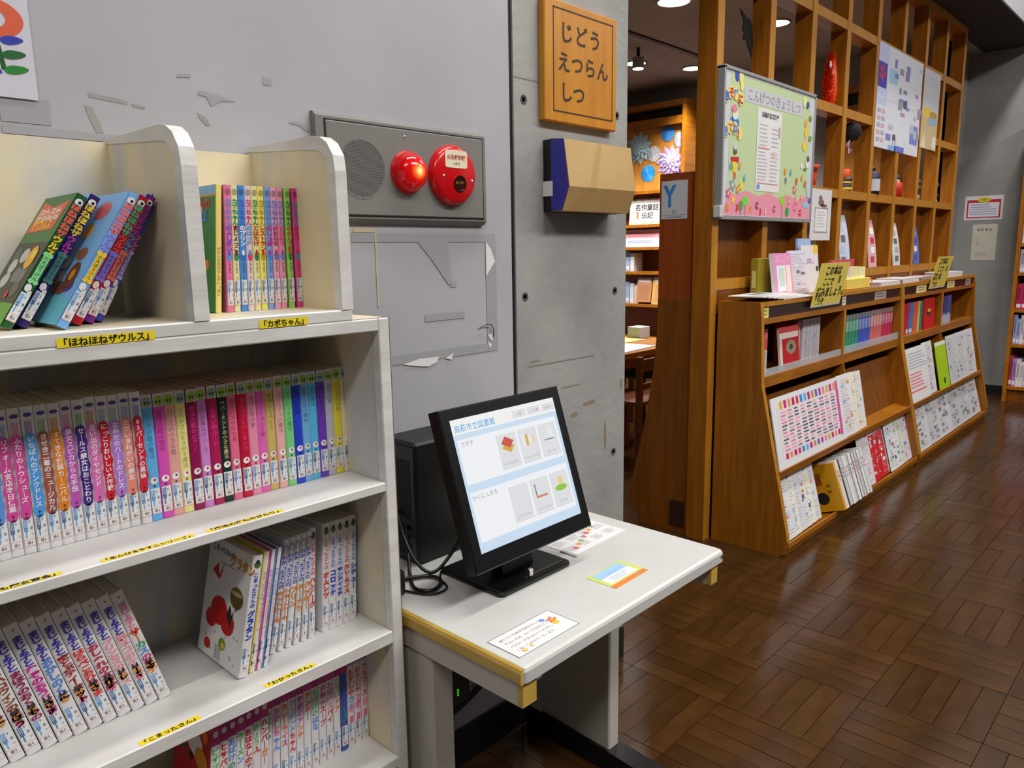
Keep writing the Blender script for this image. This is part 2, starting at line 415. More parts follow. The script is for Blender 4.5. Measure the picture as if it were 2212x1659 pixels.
# ---- downlights in the dark ceiling (each with its own lamp)
GLOW = mat('downlight_glow', (255, 252, 245), 0.4, emit=14.0)
def downlight(x, y, label, r=0.10, watts=300):
    t = thing('downlight', (x, y, 3.1), label, 'ceiling light', 'downlights in the dark reading room ceiling')
    b = MB(); b.lathe((x, y, 3.1), 'z', [(r*1.18, 0), (r*1.18, -0.008), (r, -0.008), (r, 0)], mat('lamp_ring', (120, 118, 116), 0.4), 28); b.build('ring', t)
    b = MB(); b.cyl((x, y, 3.094), 'z', r, 0.004, GLOW, 28); b.build('diffuser', t)
    l = bpy.data.lights.new('downlight_lamp', 'SPOT'); l.energy = watts; l.spot_size = R(120); l.spot_blend = 0.6; l.shadow_soft_size = 0.08
    l.color = (1, 0.95, 0.88)
    o = bpy.data.objects.new('downlight_lamp', l); col.objects.link(o); o.parent = t; o.location = (0, 0, -0.03)
downlight(4.87, 3.03, 'large round downlight nearest the concrete pier', 0.11, 200)
downlight(6.72, 3.96, 'round downlight above the grey wall beside the lattice post', 0.09, 260)
downlight(6.15, 4.22, 'small round downlight at the pier edge beyond the ceiling track', 0.09, 380)
downlight(5.7, 5.05, 'added downlight, unseen behind the pier, lighting the wall unit', 0.09, 520)  # extra lamp out of view, added to brighten the wall unit
downlight(5.9, 2.75, 'round downlight hidden above the lattice cells', 0.09, 330)
t = thing('track_spotlight', (5.72, 3.90, 3.1), 'small spotlight on the ceiling just past the concrete pier', 'ceiling light')
b = MB(); b.cyl((5.72, 3.90, 3.02), 'z', 0.015, 0.08, BLKM, 10); b.build('stem', t)
b = MB(); b.cyl((5.72, 3.90, 2.93), 'z', 0.05, 0.09, mat('spot_can', (150, 148, 146), 0.4), 18); b.build('can', t)
b = MB(); b.cyl((5.72, 3.90, 2.926), 'z', 0.045, 0.004, GLOW, 18); b.build('diffuser', t)

# ================================================================== WHITE BOOKCASE
BX0, BX1, BY, BB = -0.10, 0.842, 1.110, 1.402
T1, S2, S3, S4 = 1.305, 0.977, 0.677, 0.405
bk = thing('bookcase', ((BX0+BX1)/2, (BY+BB)/2, 0), 'white painted bookcase full of children\'s books against the grey wall', 'bookcase')
def part(name, f, parent=bk, **k):
    b = MB(); f(b); return b.build(name, parent, **k)
def board(b, x0, x1, y0, y1, z0, z1, edge=0.022):
    """worn cream board with freshly painted white front edge"""
    b.box(x0, x1, y0+edge, y1, z0, z1, CREAM); b.rbox(x0, x1, y0, y0+edge, z0, z1, WHITEP, 0.002)
part('side_panel', lambda b: board(b, 0.816, BX1-0.002, BY, BB, 0, 1.285))
part('side_panel', lambda b: board(b, BX0, BX0+0.024, BY, BB, 0, 1.285))
part('raw_edge', lambda b: (b.box(BX1-0.002, BX1, BY+0.002, BB, 0, 1.285, RAWEDGE), b.box(0.762, BX1-0.002, BY+0.003, BY+0.0045, 1.285, 1.2858, RAWEDGE)))
part('top_board', lambda b: board(b, BX0+0.024, 0.816, BY, BB, 1.262, 1.285))
part('upper_base', lambda b: board(b, BX0, 0.762, BY, BB, 1.285, T1))
for zt, th in ((S2, 0.018), (S3, 0.026), (S4, 0.022), (0.10, 0.022)):
    part('shelf', lambda b: (b.rbox(BX0+0.024, 0.816, BY, BY+0.118, zt-th, zt, WHITEP, 0.002), b.box(BX0+0.024, 0.816, BY+0.118, BB-0.008, zt-th, zt-0.0005, mat('shelf_grey', (190, 189, 186), 0.5))))
part('plinth', lambda b: b.box(BX0+0.024, 0.816, BY+0.03, BY+0.045, 0, 0.078, WHITEP))
STREAK = mat('streaky_back_paint', (206, 194, 164), 0.55, rgb2=(176, 178, 180), scale=9.0, stretch=(2.2, 1, 0.5), detail=8, lo=0.40, hi=0.60)
part('back_panel', lambda b: b.box(BX0+0.024, 0.816, BB-0.008, BB, 0.05, 1.262, STREAK))
part('upper_back_panel', lambda b: b.box(BX0, 0.742, BB-0.014, BB, T1, 1.590, CREAM))
prof = [(BB, T1), (BY, T1), (BY, 1.530), (1.114, 1.556), (1.130, 1.577), (1.150, 1.588), (1.172, 1.592), (BB, 1.594)]
def divider(b, x0, x1, dz=0.0):
    pr = [(y, z+(dz if z > 1.4 else 0)) for y, z in prof]
    b.prism(pr, 'x', x0, x1, CREAM)
    # white painted rim running up the front and over the top
    rim = pr[1:]; off = []
    for i, (y, z) in enumerate(rim):
        a = rim[max(i-1, 0)]; c = rim[min(i+1, len(rim)-1)]
        d = Vector((c[0]-a[0], c[1]-a[1])).normalized(); n = Vector((-d[1], d[0]))
        off.append((y+n[0]*0.0012, z+n[1]*0.0012))
    for i in range(len(rim)-1):
        (y0, z0), (y1, z1) = off[i], off[i+1]
        b.mesh([(x0-0.0012, y0, z0), (x1+0.0012, y0, z0), (x1+0.0012, y1, z1), (x0-0.0012, y1, z1)], [(0, 1, 2, 3)], WHITEP)
    w = 0.022
    inner = []
    for i, (y, z) in enumerate(rim):
        a = rim[max(i-1, 0)]; c = rim[min(i+1, len(rim)-1)]
        d = Vector((c[0]-a[0], c[1]-a[1])).normalized(); n = Vector((d[1], -d[0]))
        k = w if i < len(rim)-1 else 0.006
        inner.append((y+n[0]*k, z+n[1]*k))
    for xx, flip in ((x0-0.0012, False), (x1+0.0012, True)):
        for i in range(len(rim)-1):
            f = [(xx, *off[i]), (xx, *off[i+1]), (xx, *inner[i+1]), (xx, *inner[i])]
            b.poly(f if flip else f[::-1], WHITEP)
part('divider', lambda b: divider(b, 0.484, 0.505))
part('upper_side_panel', lambda b: divider(b, 0.742, 0.762, 0.008))
part('upper_side_panel', lambda b: divider(b, BX0, BX0+0.02))
# yellow shelf labels
def tape(txt, x0, x1, z0, z1, top=False, y=None, tilt=0.0):
    b = MB()
    if top: q = b.plane((x0, 1.1118, z0), (1, tilt, 0), (-tilt, 1, 0)); h = 0.0135
    else: q = b.plane((x0, BY-0.0004, z0), (1, 0, tilt), (-tilt, 0, 1)); h = z1-z0
    w = x1-x0
    q.rect(0, w, 0, h, YTAPE, 0.0004)
    n = len(txt); sz = min(h*0.95, w/(n+0.1))
    q.text(txt, w/2, h/2-sz*0.38, sz, DARK, 'c', 0.028, 0.0008)
    b.build('shelf_label', bk)
tape('「ほねほねザウルス」', 0.298, 0.424, 1.284, 1.297, tilt=0.004)
tape('「カボちゃん」', 0.585, 0.672, 1.2855, 1.299, tilt=0.004)
tape('「なんでも魔女商会」', 0.150, 0.273, S2, S2, True)
tape('「あんびるやすこシリーズ」', 0.323, 0.456, S2, S2, True)
tape('「魔法の庭ものがたり」', 0.476, 0.606, S2, S2, True)
tape('「こまったさん」', 0.346, 0.438, S3, S3, True)
tape('「わかったさん」', 0.551, 0.648, S3, S3, True)

# ================================================================== BOOKS
LBL_BLUE = C((120, 168, 226)); LBL_PINK = C((240, 190, 182)); LBL_W = mat('call_label_white', (232, 234, 236), 0.35); LBL_GREY = C((92, 98, 108))
def call_label_mesh(kind):
    """library sticker, 1 unit wide; scaled to the spine"""
    b = MB(); q = b.plane((0, 0, 0), XR, ZR)
    q.rect(0.04, 0.96, 0.010, 0.052, LBL_W, 0.0003)
    q.rect(0.04, 0.96, 0.009, 0.020, LBL_PINK, 0.0004); q.rect(0.07, 0.93, 0.0105, 0.0185, LBL_W, 0.0005)
    bl = LBL_BLUE if kind == 0 else C((96, 130, 176))
    for k in range(3): q.rect(0.10+k*0.13, 0.19+k*0.13, 0.036, 0.050, bl, 0.0005)
    q.rect(0.10, 0.45, 0.032, 0.037, bl, 0.0005); q.rect(0.22, 0.34, 0.022, 0.033, bl, 0.0005)
    for ch, x, z in (('9', 0.55, 0.044), ('あ', 0.62, 0.034), ('ン', 0.66, 0.025)):
        v, f, w = glyph(ch, 0.01); b.mesh([q.p(x+p_[0]*0.28, z+p_[1]*0.0055, 0.0006) for p_ in v], f, LBL_GREY)
    for ch, x in (('低', 0.26), ('S', 0.60)):
        v, f, w = glyph(ch, 0.02); b.mesh([q.p(x+p_[0]*0.30, 0.0125+p_[1]*0.0055, 0.0006) for p_ in v], f, DARK)
    me = bpy.data.meshes.new('call_label'); me.from_pydata([tuple(v) for v in b.v], [], b.f)
    for mt in b.mats: me.materials.append(mt)
    me.polygons.foreach_set('material_index', b.m); return me
CALL = [call_label_mesh(0), call_label_mesh(1)]
def cover_mesh(t, h, d, spine, cover, back=None, rnd=0.0035):
    """case of a book: rounded spine at y=0 facing -y, two boards; origin at the lower left spine corner"""
    b = MB(); k = 0.0016; pts = [(0, d), (0, rnd*0.6), (t*0.12, rnd*0.15), (t*0.3, 0), (t*0.7, 0), (t*0.88, rnd*0.15), (t, rnd*0.6), (t, d),
                                 (t-k, d), (t-k, rnd*0.6+k), (k, rnd*0.6+k), (k, d)]
    n = len(pts); V = [(x, y, 0) for x, y in pts]+[(x, y, h) for x, y in pts]
    mats_ = {0: cover, 6: back or cover}
    for i in range(n):
        j = (i+1) % n
        b.mesh([V[i], V[j], V[n+j], V[n+i]], [(0, 1, 2, 3)], cover if i == 0 else (back or cover) if i == 6 else spine if i in (1, 2, 3, 4, 5) else PAGES)
    for z in (0, n):
        o = [V[z+i] for i in range(n)]
        for quad in ((0, 1, 10, 11), (6, 7, 8, 9)): b.poly([o[i] for i in quad], cover)
        b.poly([o[i] for i in (1, 2, 3, 4, 5, 6, 9, 10)], spine)
    return b
def book(name, label, x, y, z, t, h, d, spine, cover=None, lean=0.0, turn=0.0, title=None, label_kind=0, art=None, group=None, call=True, pitch=0.0):
    """title(q): prints on the spine plane (t wide, h high); art(q): prints on the left cover"""
    cover = cover or spine
    o = cover_mesh(t, h, d, spine, cover).build(name, None, local=True)
    b = MB(); b.box(0.0016, t-0.0016, 0.004, d-0.003, 0.0025, h-0.0025, PAGES); b.build('pages', o, local=True)
    if title:
        b = MB(); title(b.plane((0, 0, 0), XR, ZR), t, h)
        if b.v: b.build('spine_title', o, local=True)
    if art:
        b = MB(); art(b.plane((0, d, 0), (0, -1, 0), ZR), d, h)
        if b.v: b.build('cover_picture', o, local=True)
    if call:
        c = bpy.data.objects.new('call_label', CALL[label_kind % 2]); col.objects.link(c); c.parent = o
        c.scale = (t*0.92, 1, 1); c.location = (t*0.04, 0.0, 0.002)
    zz = z + (t*math.sin(lean) if lean > 0 else 0)
    o.location = (x, y, zz); o.rotation_euler = (pitch, lean, turn)
    return tag(o, label, 'book', group)
def cname(c):
    r, g, b = c; mx, mn = max(c), min(c)
    import colorsys
    hh, ss, vv = colorsys.rgb_to_hsv(r/255, g/255, b/255); hh *= 360
    if vv < 0.25: return 'black'
    if ss < 0.12: return 'white' if vv > 0.85 else 'grey'
    n = 'red' if hh < 12 or hh > 345 else 'orange' if hh < 38 else 'yellow' if hh < 66 else 'green' if hh < 165 else 'light blue' if hh < 205 else 'blue' if hh < 245 else 'purple' if hh < 285 else 'magenta'
    if n in ('red', 'magenta') and ss < 0.62 and vv > 0.75: n = 'pink'
    return ('dark ' if vv < 0.6 else 'pale ' if ss < 0.35 else '') + n

# ---- second shelf: white spines with cloud-shaped titles, then coloured spines
GW = 'white-spined storybooks on the shelf below the top'
whites = [((96, 150, 232), 'お洋服リフォーム'), ((218, 74, 160), 'リフォーム支店本日休業'), ((222, 76, 164), 'ふたりのトウシューズ'),
          ((78, 160, 236), 'いちばんのアンクドレス'), ((158, 88, 72), 'きせき二着のミュージカル'), ((236, 132, 26), 'すてきな仮装カーニバル'), ((196, 88, 190), '魔女スピカからの手紙'),
          ((72, 34, 138), 'セールス魔女はおことわり'), ((228, 112, 190), '思い出のダイヤモンド'), ((208, 22, 54), 'にっこりおいしい大作戦'),
          ((186, 124, 224), 'なみだのハートのドレス'), ((240, 140, 128), 'ただいまねがいの魔女'), ((208, 34, 62), '85パーセントの黒猫')]
WSP = mat('white_spine', (226, 225, 226), 0.3)
def cloud_title(c, txt, dot):
    def f(q, t, h):
        m = C(c); x = t*0.52
        z0, z1 = 0.062, h-0.048; n = 6
        for i in range(n+1):
            zz = z0+(z1-z0)*i/n
            q.disc(x+t*0.05*(1 if i % 2 else -1), zz, t*0.45, (z1-z0)/n*0.64, m, 0.0003, 14)
        q.rect(x-t*0.40, x+t*0.40, z0, z1, m, 0.00035)
        s = min((z1-z0+0.012)/(len(txt)*1.02), t*0.60)
        q.vtext(txt, x, z1+0.006, s, C((250, 244, 248)), 0.02, 0.0006)
        q.disc(t*0.5, h-0.012, t*0.36, 0.0030, C((84, 78, 150)), 0.0004, 12)
        for k in range(3): q.rect(t*(0.2+0.2*k), t*(0.32+0.2*k), h-0.040, h-0.021, C(dot), 0.0004)
        q.vtext('あん', t*0.5, 0.0625, 0.0045, DARK, 0.01, 0.0006)
    return f
dots = [(150, 160, 220), (160, 170, 226), (226, 150, 190), (170, 140, 196), (150, 200, 140), (232, 160, 120), (226, 150, 190), (150, 190, 150), (214, 150, 100), (160, 190, 210), (160, 200, 180), (150, 170, 226), (140, 160, 230)]
x = 0.2245
for i, (c, txt) in enumerate(whites):
    t = 0.0164
    w = 'white storybook with %s cloud title, %s from left on second shelf' % (cname(c), ORD[i])
    book('storybook', w, x, 1.229+random.uniform(-0.002, 0.002), S2, t-0.0004, 0.2165+random.uniform(-0.001, 0.001), 0.152, WSP, title=cloud_title(c, txt, dots[i]), label_kind=i, group=GW)
    x += t
GC = 'coloured storybooks on the shelf below the top'
cols = [(104, 184, 240), (226, 84, 190), (236, 172, 168), (246, 236, 156), (150, 22, 84), (214, 140, 216), (184, 28, 92), (22, 50, 42), (242, 112, 150), (202, 22, 62),
        (242, 152, 186), (236, 112, 192), (214, 192, 112), (246, 188, 182), (132, 222, 144), (46, 70, 216), (122, 188, 240), (98, 198, 242), (116, 64, 200), (204, 204, 216), (248, 232, 70), (246, 232, 190)]
def band_title(c, txt, k):
    dark = sum(c) < 330
    def f(q, t, h):
        q.rect(0.0006, t-0.0006, h-0.022, h-0.0004, C((206, 206, 206)), 0.0003)
        q.disc(t*0.5, h-0.013, t*0.42, 0.0088, C((150, 190, 60) if k % 3 else (140, 176, 160)), 0.0005, 14)
        for dx in (0.36, 0.64): q.disc(t*dx, h-0.014, t*0.09, 0.0026, C((40, 60, 30)), 0.0007, 8)
        cc = (226, 206, 150) if k == 7 else tuple(int(v*0.78) for v in c) if not dark else tuple(min(255, int(v*1.5+40)) for v in c)
        s = min((h-0.105)/(len(txt)*1.02), t*0.55)
        q.vtext(txt, t*0.5, h-0.028, s, C(cc), 0.01 if k == 7 else 0.0, 0.0005)
        q.disc(t*0.5, 0.067, t*0.36, 0.0058, C((250, 246, 244) if k % 4 else (246, 226, 220)), 0.0005, 12)
        q.disc(t*0.56, 0.068, t*0.12, 0.0022, C((200, 60, 60) if k % 2 else (90, 90, 100)), 0.0007, 8)
        q.vtext('あ', t*0.5, 0.0605, 0.005, DARK, 0.01, 0.0006)
    return f
ct = ['ハーブの庭の魔法', '魔法の庭の宝石', 'ローズの小さな庭', 'だれかさんをさがす魔法', '魔法の庭のピアノ', '二代目魔女のハーブ', 'うらない師ルーナ', 'ペパーミントの小さな魔法', '魔女のステキな冬', '魔女カフェのしあわせ',
      '魔法の庭の春', 'リンゴちゃんと庭', '魔法のスパイス', 'クリスマスの魔法', 'ジャレットの魔法', '魔女の指輪', '魔法の庭の贈物', '時の魔法', '魔女の本だな', '魔法の薬', 'おとぎ話の庭', '魔法の庭ねこ']
for i, c in enumerate(cols):
    t = 0.01765
    w = '%s storybook with white dot, %s from the right on second shelf' % (cname(c), ORD[len(cols)-1-i])
    book('storybook', w, x, 1.231+random.uniform(-0.002, 0.002), S2, t-0.0004, 0.2085+random.uniform(-0.0008, 0.0008), 0.150, C(c, 0.3), title=band_title(c, ct[i], i), label_kind=i, group=GC)
    x += t

# ---- top shelf, left bay: dinosaur comics leaning to the right
GH = 'comic storybooks leaning in the left top bay'
honec = [((44, 92, 50), (232, 96, 84), (246, 206, 40), (140, 226, 150)), ((50, 36, 110), (246, 206, 40), (190, 60, 150), (60, 130, 120)), ((120, 180, 240), (240, 110, 110), (150, 110, 220), (246, 206, 50)),
         ((196, 26, 40), (80, 190, 130), (230, 80, 80), (130, 120, 226)), ((122, 40, 150), (196, 60, 150), (90, 160, 150), (226, 120, 100)), ((70, 80, 190), (90, 80, 200), (240, 110, 120), (190, 180, 230))]
HZ = [(0.2555, 1.19), (0.2765, 1.20), (0.3070, 1.135), (0.3400, 1.185), (0.3610, 1.20), (0.3825, 1.22)]
def hone_title(c):
    def f(q, t, h):
        n = 'ほねほねザウルス'
        for i, ch in enumerate(n):
            v, fc, w = glyph(ch, 0.05); s = 0.0125; zz = h-0.024-i*0.0105
            q.mb.mesh([q.p(t*0.5+(p_[0]-0.5)*s, zz+p_[1]*0.0105, 0.0005) for p_ in v], fc, C(c[1] if i < 5 else c[2]))
        q.disc(t*0.5, h-0.012, t*0.38, 0.0055, C((236, 232, 224)), 0.0005, 12); q.disc(t*0.58, h-0.012, t*0.16, 0.0024, DARK, 0.0007, 8)
        q.rect(t*0.2, t*0.8, 0.072, 0.114, C(c[3]), 0.0005)
        for z in (0.072, 0.114):
            for s in (0.28, 0.72): q.disc(t*s, z, t*0.24, 0.0035, C(c[3]), 0.00055, 10)
        q.vtext('の大ぼうけん', t*0.5, 0.112, 0.0062, DARK, 0.0, 0.0008)
        q.disc(t*0.4, 0.062, t*0.30, 0.006, C((238, 236, 230)), 0.0005, 10); q.disc(t*0.7, 0.056, t*0.2, 0.004, C((230, 226, 220)), 0.0005, 10)
    return f
def hone_art(i):
    def f(q, d, h):
        rr = random.Random(40+i)
        if i == 0:
            q.rect(0, d, 0, h, C((56, 120, 62)), 0.0003); q.rect(0, d, 0, h*0.62, C((52, 58, 54)), 0.0004); q.rect(0, d, 0, h*0.16, C((96, 170, 60)), 0.00045)
            q.poly([(d*0.06, h*0.70), (d*0.84, h*0.72), (d*0.92, h*0.95), (d*0.5, h*0.90), (d*0.1, h*0.96)], C((228, 100, 80)), 0.0006)
            q.text('ほねほね', d*0.12, h*0.80, 0.026, C((250, 220, 206)), 'l', 0.04, 0.0009); q.text('ザウルス', d*0.15, h*0.725, 0.022, C((246, 200, 40)), 'l', 0.05, 0.0009)
            for k in range(9): q.disc(d*(0.2+0.6*rr.random()), h*(0.2+0.36*rr.random()), d*0.12, h*0.06, C(((196, 198, 200), (120, 124, 128), (84, 96, 90))[k % 3]), 0.0005+k*0.00004, 10)
            q.disc(d*0.74, h*0.50, d*0.13, h*0.09, C((240, 180, 30)), 0.0012, 14); q.disc(d*0.78, h*0.52, d*0.06, h*0.04, C((250, 222, 90)), 0.0014, 10)
            q.disc(d*0.62, h*0.22, d*0.05, h*0.03, C((206, 30, 36)), 0.0013, 10)
        else:
            q.rect(0, d, 0, h, C(honec[i][0]), 0.0003)
            q.poly([(0, h*0.3), (d, h*0.42), (d, h), (0, h)], C((128, 186, 242)), 0.0004); q.poly([(0, 0), (d, 0), (d, h*0.18), (0, h*0.30)], C((104, 190, 214)), 0.0005)
            q.disc(d*0.55, h*0.86, d*0.20, h*0.07, C((228, 96, 96)), 0.0006); q.disc(d*0.46, h*0.70, d*0.12, h*0.06, C((240, 160, 40)), 0.0006)
            for k in range(7): q.disc(d*(0.2+0.6*rr.random()), h*(0.25+0.4*rr.random()), d*0.14, h*0.05, C(((128, 78, 50), (214, 210, 204), (150, 96, 60), (96, 60, 120))[k % 4]), 0.0007+k*0.00004, 12)
            q.disc(d*0.70, h*0.36, d*0.14, h*0.10, C((120, 62, 40)), 0.0012, 14); q.disc(d*0.70, h*0.36, d*0.06, h*0.045, C((226, 150, 40)), 0.0014, 12)
    return f
for i, (hx, hy) in enumerate(HZ):
    lean = math.atan2(0.116, 0.182)-i*0.004-(0.05 if i == 5 else 0.02 if i == 4 else 0)
    book('comic_book', 'glossy %s comic storybook leaning right, %s from left in top left bay' % (cname(honec[i][0]), ORD[i]), hx, hy, T1, 0.0142 if i != 5 else 0.011, 0.212, 0.148, C(honec[i][0], 0.18), lean=lean, title=hone_title(honec[i]), art=hone_art(i), label_kind=i, group=GH)

# ---- top shelf, right bay: thin picture books
GK = 'thin storybooks in the right top bay'
kabo = [((246, 226, 130), (120, 96, 40), (150, 130, 60)), ((242, 128, 178), (90, 150, 230), (120, 80, 220)), ((240, 236, 178), (40, 150, 100), (130, 30, 90)), ((80, 150, 232), (60, 110, 220), (236, 236, 250)), ((236, 214, 222), (222, 60, 130), (80, 160, 220)),
        ((244, 236, 170), (40, 140, 70), (190, 60, 40)), ((250, 240, 120), (190, 160, 30), (214, 40, 40)), ((138, 172, 240), (70, 150, 220), (200, 40, 140)), ((240, 178, 206), (90, 130, 226), (200, 40, 130)), ((246, 160, 192), (90, 150, 230), (222, 60, 130)), ((160, 222, 110), (40, 140, 60), (190, 80, 40)), ((232, 70, 150), (60, 150, 190), (220, 40, 90))]
ktit = ['カボちゃんのひっこし', 'カボちゃんのふしぎいす', 'カボちゃんまじょっこ', 'カボちゃんのプリン', 'カボちゃんのはっぴ', 'カボちゃんとはたけ', 'カボちゃんレストラン', 'カボちゃんのしっぽ', 'カボちゃんのおみせ', 'カボちゃんとひみつ', 'カボちゃんのかんづめ', 'カボちゃんのなつ']
def kabo_title(c, txt, first):
    def f(q, t, h):
        if first:
            q.vtext('ゆかいなおはなしがいっぱい', t*0.5, h*0.52, 0.0062, C((120, 104, 50)), 0.0, 0.0005); return
        q.disc(t*0.5, h-0.011, t*0.36, 0.0055, C(tuple(int(v*0.7) for v in c[0])), 0.0005, 12)
        for i, ch in enumerate(txt[:10]):
            v, fc, w = glyph('｜' if ch == 'ー' else ch, 0.045); s = 0.0105
            q.mb.mesh([q.p(t*0.5+(p_[0]-0.5)*s, h-0.030-i*0.0088+p_[1]*0.0092, 0.0005) for p_ in v], fc, C(c[1] if i < 5 else c[2]))
        q.disc(t*0.5, 0.094, t*0.36, 0.0085, C(c[1]), 0.0005, 12); q.disc(t*0.5, 0.100, t*0.22, 0.005, C(c[2]), 0.0007, 10)
        q.vtext('高山栄子 さく', t*0.5, 0.083, 0.0045, C((70, 66, 80)), 0.0, 0.0005)
    return f
def kabo_art(q, d, h):
    q.rect(0, d, 0, h, C((38, 128, 70)), 0.0003); q.rect(0, d, h*0.93, h, C((122, 176, 226)), 0.0005); q.rect(0, d, h*0.915, h*0.93, C((206, 150, 60)), 0.0005)
    q.disc(d*0.36, h*0.80, d*0.32, h*0.13, C((240, 176, 196)), 0.0005, 20)
    q.text('カボちゃんの', d*0.08, h*0.83, 0.020, C((206, 24, 44)), 'l', 0.05, 0.0009); q.text('かくれんぼ', d*0.10, h*0.72, 0.021, C((60, 130, 220)), 'l', 0.05, 0.0009)
    rr = random.Random(9)
    for k in range(12): q.disc(d*(0.15+0.7*rr.random()), h*(0.36+0.2*rr.random()), d*0.07, h*0.045, C(((206, 60, 40), (240, 232, 226), (130, 190, 70), (230, 130, 40))[k % 4]), 0.0006+k*0.00004, 10)
    q.poly([(d*0.12, h*0.02), (d*0.66, h*0.02), (d*0.72, h*0.22), (d*0.5, h*0.36), (d*0.2, h*0.34)], C((112, 44, 128)), 0.0012)
    q.disc(d*0.5, 0.012, d*0.22, h*0.05, C((240, 226, 170)), 0.0014, 12)
x = 0.5835
for i, c in enumerate(kabo):
    t = 0.0120; first = i == 0
    if i in (10, 11): x += 0.003
    lean = 0.085 if first else 0.056-0.004*i
    book('storybook', 'thin %s storybook upright, %s from left in top right bay' % (cname(c[0]), ORD[i]), x-(0.008 if first else 0), 1.236 if not first else 1.238, T1, t-0.0006, 0.2125, 0.150, C(c[0], 0.25), cover=C((36, 120, 66), 0.25) if first else None, lean=lean, title=kabo_title(c, ktit[i], first), art=kabo_art if first else None, label_kind=i+1, call=not first, group=GK)
    x += t+0.0008

# ---- third shelf, left: white storybooks leaning to the left
GM = 'white storybooks leaning left on the third shelf'
majo = [('リトルプリンセス', (96, 60, 170)), ('ふしぎなくに', (196, 40, 140)), ('かがみのくに', (206, 84, 40)), ('ハロウィンのまほう', (150, 74, 50)), ('まほうのおくりもの', (150, 40, 90)), ('なぞのおうじさま', (206, 44, 150)), ('おかしのくに', (90, 140, 220)), ('空とぶティーポット', (170, 50, 60)), ('はらぺこおひめさま', (220, 60, 60)), ('おしゃれの大作戦', (190, 50, 90)), ('プリンセスのドレス', (240, 150, 170)), ('黒ネコのケーキ', (236, 160, 176)), ('サーカスの王子', (226, 90, 60))]
rain = [(214, 60, 50), (236, 130, 50), (60, 160, 130), (90, 150, 230), (206, 80, 140)]
def majo_title(txt, c, k):
    def f(q, t, h):
        q.disc(t*0.55, h-0.010, t*0.10, 0.0016, C((216, 90, 120)), 0.0005, 8)
        blue = C((236, 130, 170)) if k == 12 else C((66, 58, 176))
        for i, ch in enumerate('まじょ子と'):
            v, fc, w = glyph(ch, 0.045); s = 0.0150
            q.mb.mesh([q.p(t*0.52+(p_[0]-0.5)*s*1.02, h-0.030-i*0.0105+p_[1]*0.0112, 0.0005) for p_ in v], fc, blue)
        n = len(txt); st = min(0.0125, 0.088/n)
        for i, ch in enumerate(txt):
            v, fc, w = glyph('｜' if ch == 'ー' else ch, 0.05)
            q.mb.mesh([q.p(t*0.52+(p_[0]-0.5)*0.0168, h-0.083-i*st+p_[1]*st*1.05, 0.0005) for p_ in v], fc, C(rain[i % 5] if k == 12 else c))
        q.disc(t*0.5, 0.068, t*0.34, 0.007, C((214, 150, 90)), 0.0005, 12)
        q.poly([(t*0.2, 0.074), (t*0.34, 0.084), (t*0.5, 0.076), (t*0.72, 0.083), (t*0.8, 0.074)], C((60, 50, 60)), 0.0007)
        if k % 2: q.rect(t*0.25, t*0.75, 0.051, 0.060, C((244, 120, 160)), 0.0005)
    return f
nM = len(majo)
for i, (txt, c) in enumerate(majo):
    k = nM-1-i
    xb = 0.4135-k*0.0212; lean = -(0.272-0.004*k)
    nm = 'white storybook with %s title leaning left, %s from right on third shelf' % (cname(c) if i != 12 else 'rainbow', ORD[k])
    book('storybook', nm, xb, 1.212, S3, 0.0190, 0.2135, 0.150, WSP, lean=lean, title=majo_title(txt, c, i), label_kind=i, group=GM)

# ---- third shelf, right: the cookery story series
GR = 'white cookery storybooks at the right of the third shelf'
def cook_art(q, d, h):
    q.rect(0, d, 0, h, C((236, 234, 232)), 0.0003)
    q.text('こまったさんの', d*0.08, h*0.90, 0.012, C((60, 60, 120)), 'l', 0.03, 0.0007); q.text('グラタン', d*0.52, h*0.84, 0.022, C((222, 150, 40)), 'l', 0.05, 0.0007)
    q.rect(d*0.30, d*0.66, h*0.815, h*0.822, C((150, 150, 150)), 0.0006)
    rr = random.Random(4)
    # loose red and dark brush shapes, a brown pan and vegetables (no figure is drawn)
    q.disc(d*0.40, h*0.42, d*0.20, h*0.12, C((206, 30, 34)), 0.0008, 14); q.disc(d*0.62, h*0.36, d*0.16, h*0.10, C((198, 26, 30)), 0.0009, 14); q.disc(d*0.24, h*0.33, d*0.13, h*0.08, C((206, 34, 36)), 0.0010, 14)
    q.poly([(d*0.14, h*0.72), (d*0.26, h*0.80), (d*0.30, h*0.70), (d*0.40, h*0.82), (d*0.33, h*0.67)], C((206, 30, 34)), 0.0009)
    q.disc(d*0.76, h*0.60, d*0.15, h*0.09, C((112, 92, 44)), 0.0010, 16); q.poly([(d*0.62, h*0.62), (d*0.90, h*0.62), (d*0.78, h*0.49)], C((96, 78, 36)), 0.0011); q.disc(d*0.76, h*0.635, d*0.13, h*0.02, C((176, 160, 110)), 0.0013, 14)
    q.poly([(d*0.58, h*0.42), (d*0.64, h*0.52), (d*0.70, h*0.44), (d*0.74, h*0.50), (d*0.70, h*0.34)], C((44, 40, 46)), 0.0012)
    q.disc(d*0.56, h*0.17, d*0.08, h*0.05, C((130, 150, 50)), 0.0012, 12); q.disc(d*0.58, h*0.16, d*0.04, h*0.03, C((226, 196, 70)), 0.0013, 10); q.disc(d*0.22, h*0.10, d*0.08, h*0.045, C((206, 40, 30)), 0.0012, 12)
    q.rect(d*0.40, d*0.54, h*0.02, h*0.14, C((190, 190, 194)), 0.0008)
    for k in range(14): q.disc(d*(0.1+0.85*rr.random()), h*(0.04+0.3*rr.random()), 0.0014, 0.002, C((90, 90, 96)), 0.0009, 6)
